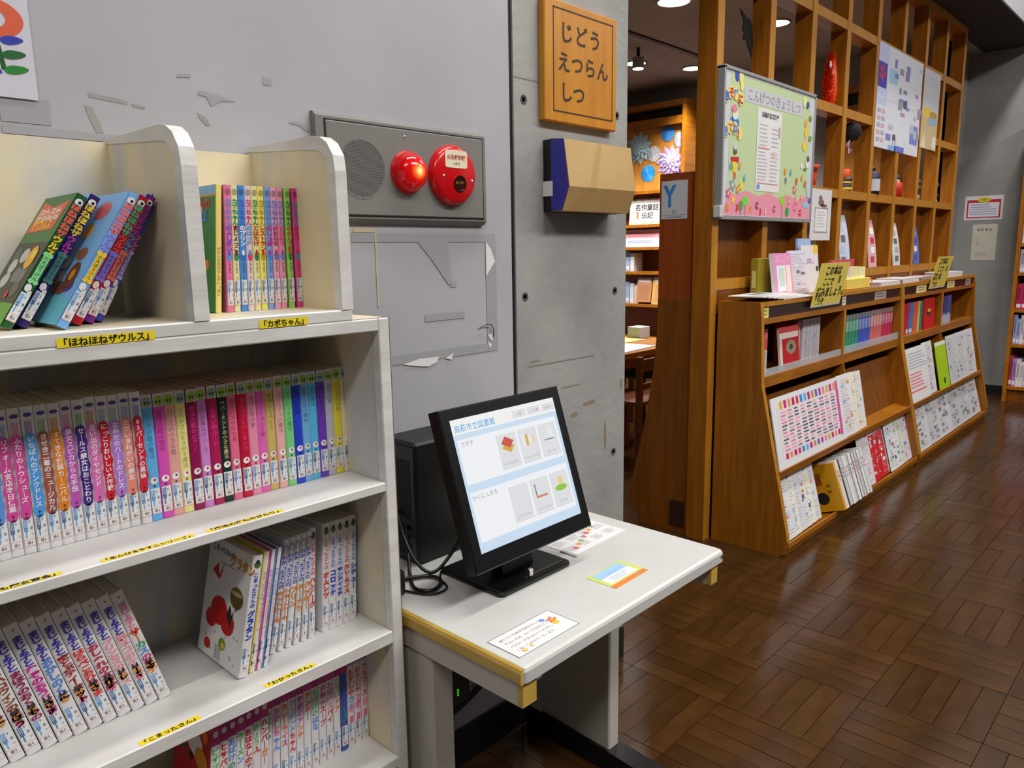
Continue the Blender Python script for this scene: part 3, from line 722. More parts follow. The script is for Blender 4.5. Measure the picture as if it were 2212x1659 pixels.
def cook_title(series, dish, c1, c2, ring):
    def f(q, t, h):
        if ring == 'pot':
            q.disc(t*0.5, h-0.016, t*0.34, 0.0062, C((150, 60, 40) if len(dish) % 2 else (70, 110, 50)), 0.0005, 12); q.disc(t*0.5, h-0.011, t*0.2, 0.004, C((44, 44, 52)), 0.0007, 10)
        elif ring == 'ring':
            q.disc(t*0.5, h-0.017, t*0.36, 0.0075, C((140, 140, 140)), 0.0005, 14); q.disc(t*0.5, h-0.018, t*0.24, 0.0055, WSP, 0.0007, 12)
        q.vtext(series, t*0.5, h-0.030, 0.0094, C(c1), 0.03, 0.0005, 1.0, 0.95)
        z = h-0.030-len(series)*0.0094*0.95-0.002; st = min(0.0135, 0.060/len(dish))
        for i, ch in enumerate(dish):
            v, fc, w = glyph('｜' if ch == 'ー' else ch, 0.055)
            q.mb.mesh([q.p(t*0.5+(p_[0]-0.5)*0.0130, z-(i+1)*st+p_[1]*st, 0.0005) for p_ in v], fc, C(c2))
    return f
BLU, ORG, REDC = (56, 66, 200), (226, 130, 40), (214, 44, 44)
book('storybook', 'white storybook showing its red illustrated cover at the front of third shelf', 0.5290, 1.170, S3, 0.0185, 0.2145, 0.158, WSP, lean=0.215, title=cook_title('こまったさんの', 'グラタン', BLU, (40, 70, 190), 'pot'), art=cook_art, label_kind=1, group=GR)
thin = [((240, 206, 60), 'yellow-edged'), ((206, 40, 140), 'magenta-edged'), ((60, 100, 180), 'blue-edged')]
x = 0.5520
for i, (c, nm) in enumerate(thin):
    def tt(q, t, h, c=c):
        q.rect(0.0, t*0.28, 0.0, h, C(c), 0.0005); q.vtext('わかったさんの', t*0.62, h-0.035, 0.0072, C((130, 140, 220)), 0.0, 0.0006); q.vtext('アイスクリーム', t*0.62, h-0.090, 0.0072, C((240, 130, 120)), 0.0, 0.0006)
    book('storybook', 'thin white %s storybook beside the red illustrated cover' % nm, x, 1.176, S3, 0.0112, 0.2150, 0.150, WSP, cover=C(c, 0.3), lean=0.215-i*0.001, title=tt, label_kind=1, group=GR)
    x += 0.0122
x = 0.6075
for i, (dish, ring) in enumerate((('ホットケーキ', 'ring'), ('ショートケーキ', 'ring'), ('プリン', 'ring'), ('ドーナツ', 'ring'), ('クッキー', 'ring'))):
    book('storybook', 'white storybook with blue and orange title, %s of the five with grey ring' % ORD[i], x, 1.204, S3, 0.0116, 0.2135, 0.150, WSP, lean=0.210-i*0.021, title=cook_title('わかったさんの', dish, BLU, ORG, ring), label_kind=1, group=GR)
    x += 0.0163
for i, (dish, c) in enumerate((('ハンバーグ', REDC), ('オムレツ', REDC), ('コロッケ', BLU), ('サンドイッチ', BLU), ('カレーライス', REDC), ('シチュー', (40, 90, 190)))):
    if i == 1: x = 0.7195
    book('storybook', 'white storybook with pot mark and %s title, %s from right on third shelf' % (cname(c), ORD[5-i]), x, 1.204 if i == 0 else 1.206, S3, 0.0122 if i == 0 else 0.0152, 0.2165, 0.150, WSP, lean=0.085 if i == 0 else 0.075-i*0.003, title=cook_title('こまったさんの', dish, tuple(min(255, int(v*0.8+50)) for v in c), c, 'pot'), label_kind=1, group=GR)
    x += 0.0160

# ---- fourth shelf: magenta-topped spines
GA = 'magenta-topped storybooks on the bottom visible shelf'
ac = [(110, 200, 110), (206, 44, 44), (90, 150, 226), (90, 190, 100), (206, 44, 44), (130, 200, 140), (206, 36, 56), (100, 196, 110), (214, 90, 160), (226, 110, 60), (120, 170, 230), (196, 90, 180), (226, 90, 60), (120, 190, 140), (206, 50, 50), (220, 120, 180), (110, 190, 130), (70, 90, 190), (226, 70, 80), (220, 70, 70), (226, 80, 90)]
at_ = ['ピザパイくん', 'ヒサバーグ', 'おばけのソ', 'ラーメン', 'おはなしのアッチ', 'きょうふ', 'ハンバーガー', 'かぼちゃ', 'おかしちゃん', 'カレーライス', 'アンポンドちゃん', '学校のアンチ', 'アンキー', 'おばけのはな', 'ドキッスープ', 'おばけスパイ', 'こわいドア', 'まほうのスープ', 'おすしやさん', 'おうじキング', 'フルコース']
MAG = C((196, 44, 138), 0.3)
def acchi(k, txt, c):
    def f(q, t, h):
        if k < 18:
            q.rect(0.0003, t-0.0003, h-0.040, h-0.0003, C((176, 36, 122) if k % 3 else (196, 50, 140)), 0.0004)
            q.disc(t*0.5, h-0.020, t*0.30, 0.006, C((226, 222, 216)), 0.0007, 12)
        else:
            q.rect(0.0003, t-0.0003, h-0.035, h-0.0003, C((150, 130, 170)), 0.0004)
            q.disc(t*0.5, 0.085, t*0.4, 0.010, C((240, 150, 180)), 0.0005, 12); q.rect(t*0.25, t*0.75, 0.052, 0.068, C((244, 100, 160)), 0.0006)
        st = min(0.0145, 0.105/len(txt)); s = min(0.0145, t*0.82)
        c2 = rain[k % 5]
        for i, ch in enumerate(txt):
            v, fc, w = glyph('｜' if ch == 'ー' else ch, 0.04)
            q.mb.mesh([q.p(t*0.5+(p_[0]-0.5)*s, h-0.056-i*st+p_[1]*st, 0.0006) for p_ in v], fc, C(c if i < len(txt)*0.6 else c2))
    return f
# red cover facing at the left end of the row, then the spines
x = 0.445
def redart(q, d, h):
    q.rect(0, d, 0, h, C((196, 28, 36)), 0.0003); q.disc(d*0.6, h*0.72, d*0.2, h*0.12, C((236, 232, 226)), 0.0006); q.disc(d*0.76, h*0.62, d*0.16, h*0.10, C((232, 150, 40)), 0.0008); q.disc(d*0.25, h*0.66, d*0.12, h*0.10, C((70, 110, 60)), 0.0007)
    q.disc(d*0.5, h*0.58, d*0.05, h*0.04, DARK, 0.001); q.disc(d*0.86, h*0.86, d*0.07, h*0.07, C((236, 120, 40)), 0.0008)
n4 = len(at_)
for i in range(n4):
    t = 0.0170 if i > 6 else 0.0165
    first = i == 0
    lean = 0.10-0.004*i
    book('storybook', '%s storybook, %s from the right on the lowest visible shelf' % ('magenta-topped white' if i < 18 else 'white and pink', ORD[n4-1-i]), 0.458+i*0.0170, 1.206 if i > 6 else 1.19-0.002*(6-i), S4, 0.0158, 0.2085 if i < 18 else 0.213, 0.15, WSP if i != 17 else C((60, 90, 170), 0.3), cover=C((196, 28, 36), 0.3) if first else MAG, lean=lean, title=acchi(i, at_[i], ac[i]), art=redart if first else None, label_kind=i, group=GA)

# ================================================================== THINGS ON THE WALL
# ---- fire alarm panel
fa = thing('fire_alarm_panel', (1.13, WY, 1.466), 'grey steel fire alarm panel with glowing red lamp on the wall', 'alarm panel')
PX0, PX1, PZ0, PZ1 = 0.889, 1.374, 1.464, 1.692
b = MB(); b.prism([(WY, PZ0), (WY-0.010, PZ0+0.004), (WY-0.018, PZ0+0.012), (WY-0.018, PZ1-0.010), (WY-0.010, PZ1-0.002), (WY, PZ1)], 'x', PX0, PX1, GREYM); b.build('frame', fa)
PY = WY-0.0215
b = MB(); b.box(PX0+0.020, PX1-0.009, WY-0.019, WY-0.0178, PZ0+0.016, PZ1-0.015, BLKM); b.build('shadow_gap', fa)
b = MB(); b.rbox(PX0+0.023, PX1-0.012, PY, WY-0.0165, PZ0+0.019, PZ1-0.018, GREYM, 0.002); plate = b.build('cover_plate', fa)
gx, gz, gr = 0.996, 1.580, 0.0615
b = MB(); b.lathe((gx, PY, gz), 'y', [(gr+0.0012, 0.0), (gr+0.0012, -0.0008), (gr-0.0005, -0.0008), (gr-0.0005, 0.0)], GREYM, 48); gro = b.build('speaker_grille', fa)
b = MB(); q = b.plane((gx, PY, gz), XR, ZR); HOLEM = mat('grille_hole', (40, 39, 38), 0.9)
for i in range(-20, 21):
    for j in range(-23, 24):
        hx_, hz_ = (i+(0.5 if j % 2 else 0))*0.0040, j*0.00346
        if hx_*hx_+hz_*hz_ < (gr-0.0025)**2: q.disc(hx_, hz_, 0.00125, 0.00125, HOLEM, 0.0004, 6)
o = b.build('perforation', gro); o['kind'] = 'stuff'
# glowing red lamp: hot spot and fading glow painted into the dome's emission ramp
lm = bpy.data.materials.new('glowing_red_dome'); lm.use_nodes = True
N, L = lm.node_tree.nodes, lm.node_tree.links; pb = N['Principled BSDF']
pb.inputs['Base Color'].default_value = lin((190, 6, 14)); pb.inputs['Roughness'].default_value = 0.14
tcn = N.new('ShaderNodeTexCoord'); vm = N.new('ShaderNodeVectorMath'); vm.operation = 'DISTANCE'; vm.inputs[1].default_value = (0.0, -0.042, 0.0)
L.new(tcn.outputs['Object'], vm.inputs[0])
crn = N.new('ShaderNodeValToRGB'); L.new(vm.outputs['Value'], crn.inputs['Fac'])
el = crn.color_ramp.elements; el[0].position = 0.004; el[0].color = (1.6, 1.3, 0.5, 1); el[1].position = 0.060; el[1].color = (0.06, 0.0, 0.002, 1)
e = el.new(0.011); e.color = (1.2, 0.30, 0.03, 1)
e = el.new(0.020); e.color = (0.50, 0.004, 0.004, 1)
e = el.new(0.040); e.color = (0.16, 0.0, 0.002, 1)
L.new(crn.outputs['Color'], pb.inputs['Emission Color']); pb.inputs['Emission Strength'].default_value = 1.3
dome = [(0.0445*math.cos(a), -0.040*math.sin(a)) for a in [math.pi/2*i/14 for i in range(15)]]
lx, lz = 1.121, 1.581
b = MB(); b.lathe((lx, PY, lz), 'y', [(0.0475, 0), (0.0475, -0.004), (0.0455, -0.006), (0.0445, -0.006)], RED, 40); b.build('lamp_collar', fa, smooth=True)
b = MB(); b.lathe((0, -0.005, 0), 'y', dome, lm, 40); lo_ = b.build('lamp_dome', fa, local=True, smooth=True); lo_.location = Vector((lx, PY, lz))-wloc(fa)
# push-button station
bx_, bz_ = 1.2525, 1.5815
b = MB(); b.lathe((bx_, PY, bz_), 'y', [(0.0705, 0), (0.0705, -0.008), (0.066, -0.017), (0.058, -0.0215), (0.0, -0.0215)], RED, 56); st_ = b.build('call_point', fa, smooth=True)
fy = PY-0.0215
b = MB(); q = b.plane((bx_, fy, bz_), XR, ZR)
q.poly([(-0.035+0.004, 0.016), (0.035-0.004, 0.016), (0.035, 0.020), (0.035, 0.052), (0.031, 0.056), (-0.031, 0.056), (-0.035, 0.052), (-0.035, 0.020)], C((238, 226, 196)), 0.0008)
q.text('火災報知機', 0, 0.036, 0.0118, C((190, 60, 60)), 'c', 0.02, 0.0014); q.text('1 の 3', 0, 0.023, 0.0085, C((110, 80, 70)), 'c', 0.02, 0.0014)
b.build('name_plate', st_)
b = MB(); b.lathe((bx_+0.010, fy, bz_-0.020), 'y', [(0.0195, 0.0), (0.0195, -0.0025), (0.0170, -0.0025), (0.0160, -0.0005), (0.0, -0.0005)], mat('button_dark', (58, 14, 14), 0.2), 30)
b.build('button_window', st_, smooth=False)
b = MB(); q = b.plane((bx_+0.010, fy, bz_-0.020), XR, ZR); q.text('強く押す', 0, 0.0, 0.0066, C((150, 150, 60)), 'c', 0.0, 0.0012); b.build('button_text', st_)
for dx, dz in ((-0.040, -0.004), (0.051, -0.012)):
    b = MB(); b.lathe((bx_+dx, fy+0.001, bz_+dz), 'y', [(0.0042, 0), (0.0036, -0.002), (0.0, -0.0026)], CHROME, 14); b.build('screw', st_, smooth=True)
b = MB(); b.lathe((1.1165, PY, 1.659), 'y', [(0.0026, 0), (0.0022, -0.0015), (0.0, -0.002)], CHROME, 12); b.build('screw', fa, smooth=True)

# ---- wooden room sign on the pier
sg = thing('wooden_sign', (1.76, WY, 1.748), 'amber wooden sign with three lines of carved dark Japanese letters', 'sign')
SX0, SX1, SZ0, SZ1, SY = 1.598, 1.922, 1.748, 2.060, 1.386
b = MB(); b.rbox(SX0, SX1, SY, WY-0.0005, SZ0, SZ1, SIGNW, 0.003); b.build('board', sg)
GRV = mat('burnt_letter', (52, 30, 12), 0.6)
b = MB(); q = b.plane((SX0, SY, SZ0), XR, ZR)
for (x0, x1, z0, z1) in ((0.034, 0.304, 0.290, 0.294), (0.034, 0.304, 0.026, 0.030), (0.034, 0.038, 0.026, 0.294), (0.300, 0.304, 0.026, 0.294)): q.rect(x0, x1, z0, z1, GRV)
b.build('inlay_frame', sg)
b = MB(); q = b.plane((SX0, SY, SZ0), XR, ZR)
for txt_, tx_, tz_, ts_, tg_ in (('じどう', 0.062, 0.214, 0.058, 0.10), ('えつらん', 0.052, 0.138, 0.056, 0.04), ('しつ', 0.062, 0.060, 0.056, 0.0)):
    b = MB(); b.plane((SX0, SY, SZ0), XR, ZR).text(txt_, tx_, tz_, ts_, GRV, 'l', 0.018, 0.0006, 1.0, tg_); b.build('lettering', sg)

# ---- tan cardboard box taped to the pier
cb = thing('cardboard_box', (1.765, WY, 1.505), 'tan cardboard box with blue end panel hung on the pier', 'box')
XL, XRR = 1.612, 1.922
pf = [(1.378, 1.507), (1.339, 1.507), (1.314, 1.570), (1.333, 1.695), (1.378, 1.700)]
b = MB(); b.prism(pf, 'x', XL+0.001, XRR, CARD); b.build('carton', cb)
b = MB(); q = b.plane((XL, 0, 0), (0, -1, 0), ZR); q.poly([(-1.378, 1.508), (-1.340, 1.508), (-1.316, 1.570), (-1.334, 1.694), (-1.378, 1.699)], C((52, 48, 160)), 0.0005); b.build('blue_end', cb)
b = MB(); b.box(XL+0.004, XRR-0.004, 1.378, WY-0.0005, 1.506, 1.699, BLK); b.build('mount_plate', cb)
b = MB(); q = b.plane((XL, 0, 0), (0, -1, 0), ZR); q.rect(-1.408, -1.372, 1.548, 1.588, PAPER, 0.0012); b.build('white_sticker', cb)
b = MB()
nv = Vector((0, -0.9886, 0.150)).normalized()
def tp(x, f):  # a point on the upper front face
    a = Vector((x, 1.333, 1.695)); c_ = Vector((x, 1.314, 1.570)); return a.lerp(c_, f)+Vector((0, -0.0006, 0.0001))
b.poly([tp(1.762, 0.0), tp(1.778, 0.0), tp(1.735, 1.0), tp(1.700, 1.0)], CARDT)
def tl(x, f):
    a = Vector((x, 1.314, 1.570)); c_ = Vector((x, 1.339, 1.507)); return a.lerp(c_, f)+Vector((0, -0.0006, -0.0002))
b.poly([tl(1.700, 0), tl(1.735, 0), tl(1.668, 1), tl(1.640, 1)], CARDT)
b.build('packing_tape', cb)

# ---- flower poster at the upper left
po = thing('flower_poster', (0.28, WY, 1.648), 'white paper poster with a bold flower and leaves at upper left', 'poster')
b = MB(); b.box(0.15, 0.3945, WY-0.004, WY-0.0035, 1.648, 1.96, mat('poster_paper', (206, 204, 216), 0.5)); b.build('sheet', po)
b = MB(); q = b.plane((0, WY-0.004, 0), XR, ZR)
pcx, pcz = 0.337, 1.762
def ring(q, cx, cz, ro, ri, m, k=1.0):
    n = 36
    for i in range(n):
        a, c_ = 2*math.pi*i/n, 2*math.pi*(i+1)/n
        q.poly([(cx+ro*math.cos(a), cz+ro*k*math.sin(a)), (cx+ro*math.cos(c_), cz+ro*k*math.sin(c_)), (cx+ri*math.cos(c_), cz+ri*k*math.sin(c_)), (cx+ri*math.cos(a), cz+ri*k*math.sin(a))], m)
ring(q, pcx, pcz, 0.049, 0.025, C((216, 92, 56)), 0.62)
b.build('flower_head', po)
b = MB(); q = b.plane((0, WY-0.004, 0), XR, ZR); q.poly([(0.349, 1.688), (0.356, 1.688), (0.349, 1.738), (0.343, 1.738)], C((20, 84, 34))); b.build('stem', po)
def leaf(x, z, lx_, lz_, a, m):
    b = MB(); q = b.plane((0, WY-0.004, 0), XR, ZR); pts = []
    for i in range(16):
        w = 2*math.pi*i/16; ux, uz = lx_*math.cos(w), lz_*math.sin(w)*(1-0.25*math.cos(w)); pts.append((x+ux*math.cos(a)-uz*math.sin(a), z+ux*math.sin(a)+uz*math.cos(a)))
    q.poly(pts, m, 0.0006); b.build('leaf', po)
leaf(0.367, 1.733, 0.016, 0.0065, 0.14, C((44, 54, 170))); leaf(0.368, 1.712, 0.0165, 0.0065, 0.14, C((22, 96, 40))); leaf(0.369, 1.690, 0.017, 0.0065, 0.16, C((30, 128, 44)))
leaf(0.332, 1.711, 0.014, 0.006, -0.2, C((22, 96, 40))); leaf(0.336, 1.690, 0.015, 0.006, -0.5, C((44, 54, 170))); leaf(0.330, 1.733, 0.014, 0.006, -0.2, C((30, 128, 44)))

# ================================================================== DESK AND COMPUTER
DX0, DX1, DY0, DY1, DZ = 0.852, 1.558, 0.800, 1.398, 0.700
dk = thing('computer_desk', ((DX0+DX1)/2, (DY0+DY1)/2, 0), 'white computer desk with yellow edge trim beside the bookcase', 'desk')
def rounded_slab(b, x0, x1, y0, y1, z0, z1, r, m, edge=0.007):
    pts = []
    for (cx, cy, a0) in ((x1-r, y0+r, -90), (x1-r, y1-r, 0), (x0+r, y1-r, 90), (x0+r, y0+r, 180)):
        for k in range(5): a = R(a0+k*22.5); pts.append((cx+r*math.cos(a), cy+r*math.sin(a)))
    cxm, cym = (x0+x1)/2, (y0+y1)/2
    def inset(p, e): return (p[0]+(e if p[0] < cxm else -e), p[1]+(e if p[1] < cym else -e))
    rings = [(z0, edge*0.5), (z0+edge*0.4, 0), (z1-edge, 0), (z1-edge*0.35, edge*0.3), (z1, edge)]
    V = []; n = len(pts)
    for z, e in rings: V += [(*inset(p, e), z) for p in pts]
    F = [tuple(range(n-1, -1, -1)), tuple(range((len(rings)-1)*n, len(rings)*n))]
    for k in range(len(rings)-1):
        for i in range(n): F.append((k*n+i, k*n+(i+1) % n, (k+1)*n+(i+1) % n, (k+1)*n+i))
    b.mesh(V, F, m)
b = MB(); rounded_slab(b, DX0+0.002, DX1, DY0, DY1, 0.668, DZ, 0.014, DESKW, 0.008); b.build('desk_top', dk)
b = MB(); b.prism([(DX0+0.006, 0.6675), (DX0+0.0008, 0.670), (DX0, 0.676), (DX0, 0.690), (DX0+0.003, 0.6965), (DX0+0.0075, 0.6998), (DX0+0.0085, 0.6992)], 'y', DY0+0.004, DY1, DESKY); b.build('edge_trim', dk)
for x0, x1 in ((0.862, 0.898), (1.513, 1.541)):
    b = MB(); b.box(x0, x1, DY0+0.010, DY1, 0.620, 0.6675, DESKG); rl = b.build('side_rail', dk)
    b = MB(); b.rbox(x0-0.0005, x1+0.0005, DY0+0.0085, DY0+0.0225, 0.6195, 0.6673, DESKY, 0.0015); b.build('end_cap', rl)
b = MB(); b.rbox(0.868, 0.928, 1.062, 1.250, 0.035, 0.6195, DESKG, 0.006); b.build('leg', dk)
b = MB(); b.rbox(1.500, 1.545, 1.090, 1.335, 0.055, 0.6195, DESKG, 0.004); b.build('leg', dk)
FOOT = mat('black_foot', (22, 22, 26), 0.35)
b = MB(); b.prism([(0.80, 0.0), (1.385, 0.0), (1.385, 0.075), (1.10, 0.062), (0.82, 0.040), (0.80, 0.025)], 'x', 1.492, 1.553, FOOT); b.build('foot', dk)
b = MB(); b.prism([(0.80, 0.0), (1.385, 0.0), (1.385, 0.075), (1.10, 0.062), (0.82, 0.040), (0.80, 0.025)], 'x', 0.866, 0.930, FOOT); b.build('foot', dk)
b = MB(); b.box(0.93, 1.50, 1.340, 1.355, 0.46, 0.6195, DESKG); b.build('modesty_panel', dk)
b = MB(); b.plane((1.5455, DY0, 0.684), XR, ZR).rect(-0.007, -0.001, -0.003, 0.003, DARK, 0.0005).rect(0.001, 0.006, -0.002, 0.003, DARK, 0.0005); b.build('maker_plate', dk)

# ---- monitor (tilted back, not turned)
MX0, MX1 = 0.941, 1.306
mon = thing('monitor', ((MX0+MX1)/2, 1.10, DZ), 'black flat monitor showing a pale library search screen', 'monitor')
tilt = math.atan2(0.10, 0.307)
mo = Vector((MX0, 1.000, 0.780)); mr = XR; mu = Vector((0, math.sin(tilt), math.cos(tilt))); mn = mr.cross(mu)
MW, MH = MX1-MX0, 0.330
def mp_(x, y, d): return mo+mr*x+mu*y-mn*d          # d = depth behind the front
b = MB()
bz = 0.021; sx0, sx1, sy0, sy1 = 0.024, MW-0.024, 0.036, MH-0.024
F0 = [mp_(0.003, 0.003, 0), mp_(MW-0.003, 0.003, 0), mp_(MW-0.003, MH-0.003, 0), mp_(0.003, MH-0.003, 0)]
S0 = [mp_(sx0, sy0, 0), mp_(sx1, sy0, 0), mp_(sx1, sy1, 0), mp_(sx0, sy1, 0)]
S1 = [mp_(sx0, sy0, 0.003), mp_(sx1, sy0, 0.003), mp_(sx1, sy1, 0.003), mp_(sx0, sy1, 0.003)]
O1 = [mp_(0, 0, 0.003), mp_(MW, 0, 0.003), mp_(MW, MH, 0.003), mp_(0, MH, 0.003)]
O2 = [mp_(0, 0, 0.030), mp_(MW, 0, 0.030), mp_(MW, MH, 0.030), mp_(0, MH, 0.030)]
B1 = [mp_(0.05, 0.05, 0.060), mp_(MW-0.05, 0.05, 0.060), mp_(MW-0.05, MH-0.06, 0.060), mp_(0.05, MH-0.06, 0.060)]
V = F0+S0+S1+O1+O2+B1; Fc = []
for k in range(4):
    j = (k+1) % 4
    Fc += [(k, j, 4+j, 4+k), (4+k, 4+j, 8+j, 8+k), (12+k, 12+j, j, k), (16+k, 16+j, 12+j, 12+k), (20+k, 20+j, 16+j, 16+k)]
Fc.append((23, 22, 21, 20))
b.mesh(V, Fc, BLK); b.build('housing', mon)
b = MB(); q = b.plane(mp_(sx0, sy0, 0.0026), mr, mu)
w_, h_ = sx1-sx0, sy1-sy0
SB, SWt, SGr, SBt = E_((206, 226, 246), 0.9), E_((244, 246, 250), 0.9), E_((150, 150, 156), 0.9), E_((226, 227, 230), 0.9)
q.rect(0, w_, 0, h_, SB, 0); q.rect(0, w_, h_*0.885, h_, E_((247, 246, 244), 0.9), 0.0002)
q.rect(w_*0.03, w_*0.97, h_*0.505, h_*0.845, SWt, 0.0002); q.rect(w_*0.03, w_*0.97, h_*0.075, h_*0.445, SWt, 0.0002)
q.text('高萩市立図書館', w_*0.025, h_*0.903, 0.0165, E_((70, 170, 230), 0.9), 'l', 0.004, 0.0004)
for x0, t in ((0.56, '一般'), (0.71, 'こども用'), (0.86, 'English')):
    q.rect(w_*x0, w_*(x0+0.13), h_*0.905, h_*0.965, SBt, 0.0003); q.text(t, w_*(x0+0.065), h_*0.922, 0.008, SGr, 'c', 0.0, 0.0005)
q.text('さがす', w_*0.05, h_*0.79, 0.012, SGr, 'l', 0.0, 0.0004); q.text('かくにんする', w_*0.04, h_*0.385, 0.012, SGr, 'l', 0.0, 0.0004)
CR_, CY_, CO_ = E_((206, 84, 74), 0.9), E_((220, 170, 70), 0.9), E_((150, 200, 60), 0.9)
for row, z0, z1 in ((0, 0.535, 0.805), (1, 0.115, 0.395)):
    for k in range(3):
        x0 = 0.36+0.205*k; q.rect(w_*x0, w_*(x0+0.18), h_*z0, h_*z1, E_((214, 215, 219), 0.9), 0.0003); q.rect(w_*(x0+0.003), w_*(x0+0.177), h_*(z0+0.006), h_*(z1-0.003), SBt, 0.0004)
        q.text((('かんたんさがし', 'くわしくさがす', '新しい本'), ('かりている本', 'よやくした本', 'おすすめ'))[row][k], w_*(x0+0.09), h_*(z0+0.03), 0.0066, SGr, 'c', 0.0, 0.0006)
        cx_, cz_ = w_*(x0+0.09), h_*(z0+0.17)
        if (row, k) == (0, 0):
            q.poly([(cx_-0.018, cz_-0.002), (cx_+0.006, cz_-0.014), (cx_+0.020, cz_), (cx_-0.004, cz_+0.010)], CY_, 0.0006); q.poly([(cx_-0.018, cz_+0.008), (cx_+0.006, cz_-0.004), (cx_+0.020, cz_+0.010), (cx_-0.004, cz_+0.022)], CR_, 0.0007)
        elif (row, k) == (0, 1):
            for a in range(4): q.rect(cx_-0.018+a*0.010, cx_-0.011+a*0.010, cz_-0.012+0.002*a, cz_+0.018-0.003*a, (E_((236, 236, 238), 0.9), CY_, E_((236, 236, 238), 0.9), E_((240, 214, 150), 0.9))[a], 0.0006)
        elif (row, k) == (0, 2):
            q.poly([(cx_-0.016, cz_-0.008), (cx_, cz_-0.003), (cx_, cz_+0.018), (cx_-0.016, cz_+0.014)], E_((228, 229, 232), 0.9), 0.0006); q.poly([(cx_, cz_-0.003), (cx_+0.017, cz_-0.008), (cx_+0.017, cz_+0.014), (cx_, cz_+0.018)], E_((236, 236, 240), 0.9), 0.0006); q.rect(cx_-0.016, cx_+0.017, cz_-0.010, cz_-0.008, E_((110, 110, 116), 0.9), 0.0007)
        elif (row, k) == (1, 0):
            q.disc(cx_, cz_, 0.016, 0.016, E_((218, 219, 222), 0.9), 0.0006, 24); q.disc(cx_, cz_, 0.0148, 0.0148, SBt, 0.0007, 24)
        elif (row, k) == (1, 1):
            q.rect(cx_-0.017, cx_-0.014, cz_-0.010, cz_+0.018, E_((110, 110, 110), 0.9), 0.0006); q.poly([(cx_-0.016, cz_-0.012), (cx_+0.018, cz_-0.012), (cx_+0.018, cz_-0.007), (cx_-0.016, cz_-0.007)], E_((214, 140, 120), 0.9), 0.0007)
        else:
            q.disc(cx_, cz_-0.006, 0.020, 0.007, CO_, 0.0006, 16); q.disc(cx_+0.002, cz_+0.010, 0.008, 0.009, E_((240, 206, 130), 0.9), 0.0007, 14)
b.build('screen', mon)
b = MB(); b.prism([(1.070, 0.712), (1.105, 0.712), (1.165, 0.90), (1.128, 0.93)], 'x', 1.085, 1.180, BLK); b.build('stand_neck', mon)
b = MB(); rounded_slab(b, 1.020, 1.246, 1.012, 1.205, DZ+0.0003, DZ+0.012, 0.012, BLK, 0.004); bs_ = b.build('stand_base', mon)
b = MB(); b.box(1.105, 1.232, 1.024, 1.030, DZ+0.0122, DZ+0.0135, mat('dark_gloss', (60, 54, 50), 0.15)); b.build('base_trim', bs_)
b = MB(); b.plane((1.085, 1.010, 0.788), XR, ZR).rect(0, 0.004, -0.001, 0.003, E_((210, 214, 206), 0.6)); 
b = MB(); b.rbox(1.116, 1.127, 1.020, 1.030, DZ+0.0125, DZ+0.030, CHROME, 0.002); b.build('cable_clip', mon)

# ---- desktop computer behind the monitor
pc = thing('computer_tower', (1.19, 1.33, DZ), 'slim black computer tower standing behind the monitor', 'computer')
b = MB(); b.rbox(1.012, 1.372, 1.266, 1.386, DZ+0.0005, 0.985, BLKM, 0.006); b.build('case', pc)
b = MB(); b.box(1.0095, 1.0115, 1.272, 1.380, DZ+0.01, 0.975, mat('io_plate', (78, 78, 80), 0.4, metal=0.6)); io = b.build('rear_plate', pc)
b = MB(); q = b.plane((1.0093, 1.376, DZ), (0, -1, 0), ZR); DKH = mat('vent_black', (16, 16, 17), 0.6)
for i in range(9):
    for j in range(16): q.rect(0.010+i*0.0095, 0.0165+i*0.0095, 0.110+j*0.0085, 0.1165+j*0.0085, DKH, 0.0004)
o = b.build('vent_hole', io); o['kind'] = 'stuff'
b = MB(); q = b.plane((1.0093, 1.376, DZ), (0, -1, 0), ZR)
for j in range(4): q.rect(0.012, 0.090, 0.018+j*0.021, 0.030+j*0.021, mat('slot_cover', (46, 46, 48), 0.35, metal=0.6), 0.0005)
b.build('slot_cover', io)
def cable(name, pts, r, label, n=8, smooth_n=5):
    P = [Vector(p) for p in pts]; path = []
    for i in range(len(P)-1):
        p0, p1, p2, p3 = P[max(i-1, 0)], P[i], P[i+1], P[min(i+2, len(P)-1)]
        for k in range(smooth_n):
            t = k/smooth_n
            path.append(0.5*((2*p1)+(-p0+p2)*t+(2*p0-5*p1+4*p2-p3)*t*t+(-p0+3*p1-3*p2+p3)*t**3))
    path.append(P[-1]); b = MB(); b.tube(path, r, BLK, n); o = b.build(name, None, origin=pts[0], smooth=True)
    return tag(o, label, 'cable')
cable('power_cable', [(1.006, 1.30, 0.79), (0.985, 1.27, 0.74), (0.95, 1.22, 0.706), (0.925, 1.17, 0.706), (0.945, 1.14, 0.706), (0.985, 1.16, 0.706), (0.985, 1.20, 0.706), (0.93, 1.23, 0.707), (0.89, 1.24, 0.707)], 0.0042, 'black cable looped on the desk beside the bookcase')
cable('video_cable', [(1.005, 1.33, 0.82), (0.975, 1.25, 0.75), (0.99, 1.20, 0.712), (1.04, 1.19, 0.74), (1.09, 1.17, 0.82)], 0.0040, 'black video cable running from tower to monitor')
cable('thin_cable', [(0.90, 1.205, 0.7045), (0.93, 1.135, 0.7035), (0.975, 1.13, 0.7035), (1.00, 1.18, 0.7035), (1.05, 1.225, 0.7035)], 0.0024, 'thin black cable lying flat on the desk by the monitor base')
ad = MB(); ad.rbox(0.880, 0.905, 1.175, 1.265, DZ+0.0005, 0.755, BLK, 0.006); o = ad.build('power_adapter', None, origin=(0.89, 1.22, DZ)); tag(o, 'black power adapter at the desk corner against the bookcase', 'adapter')
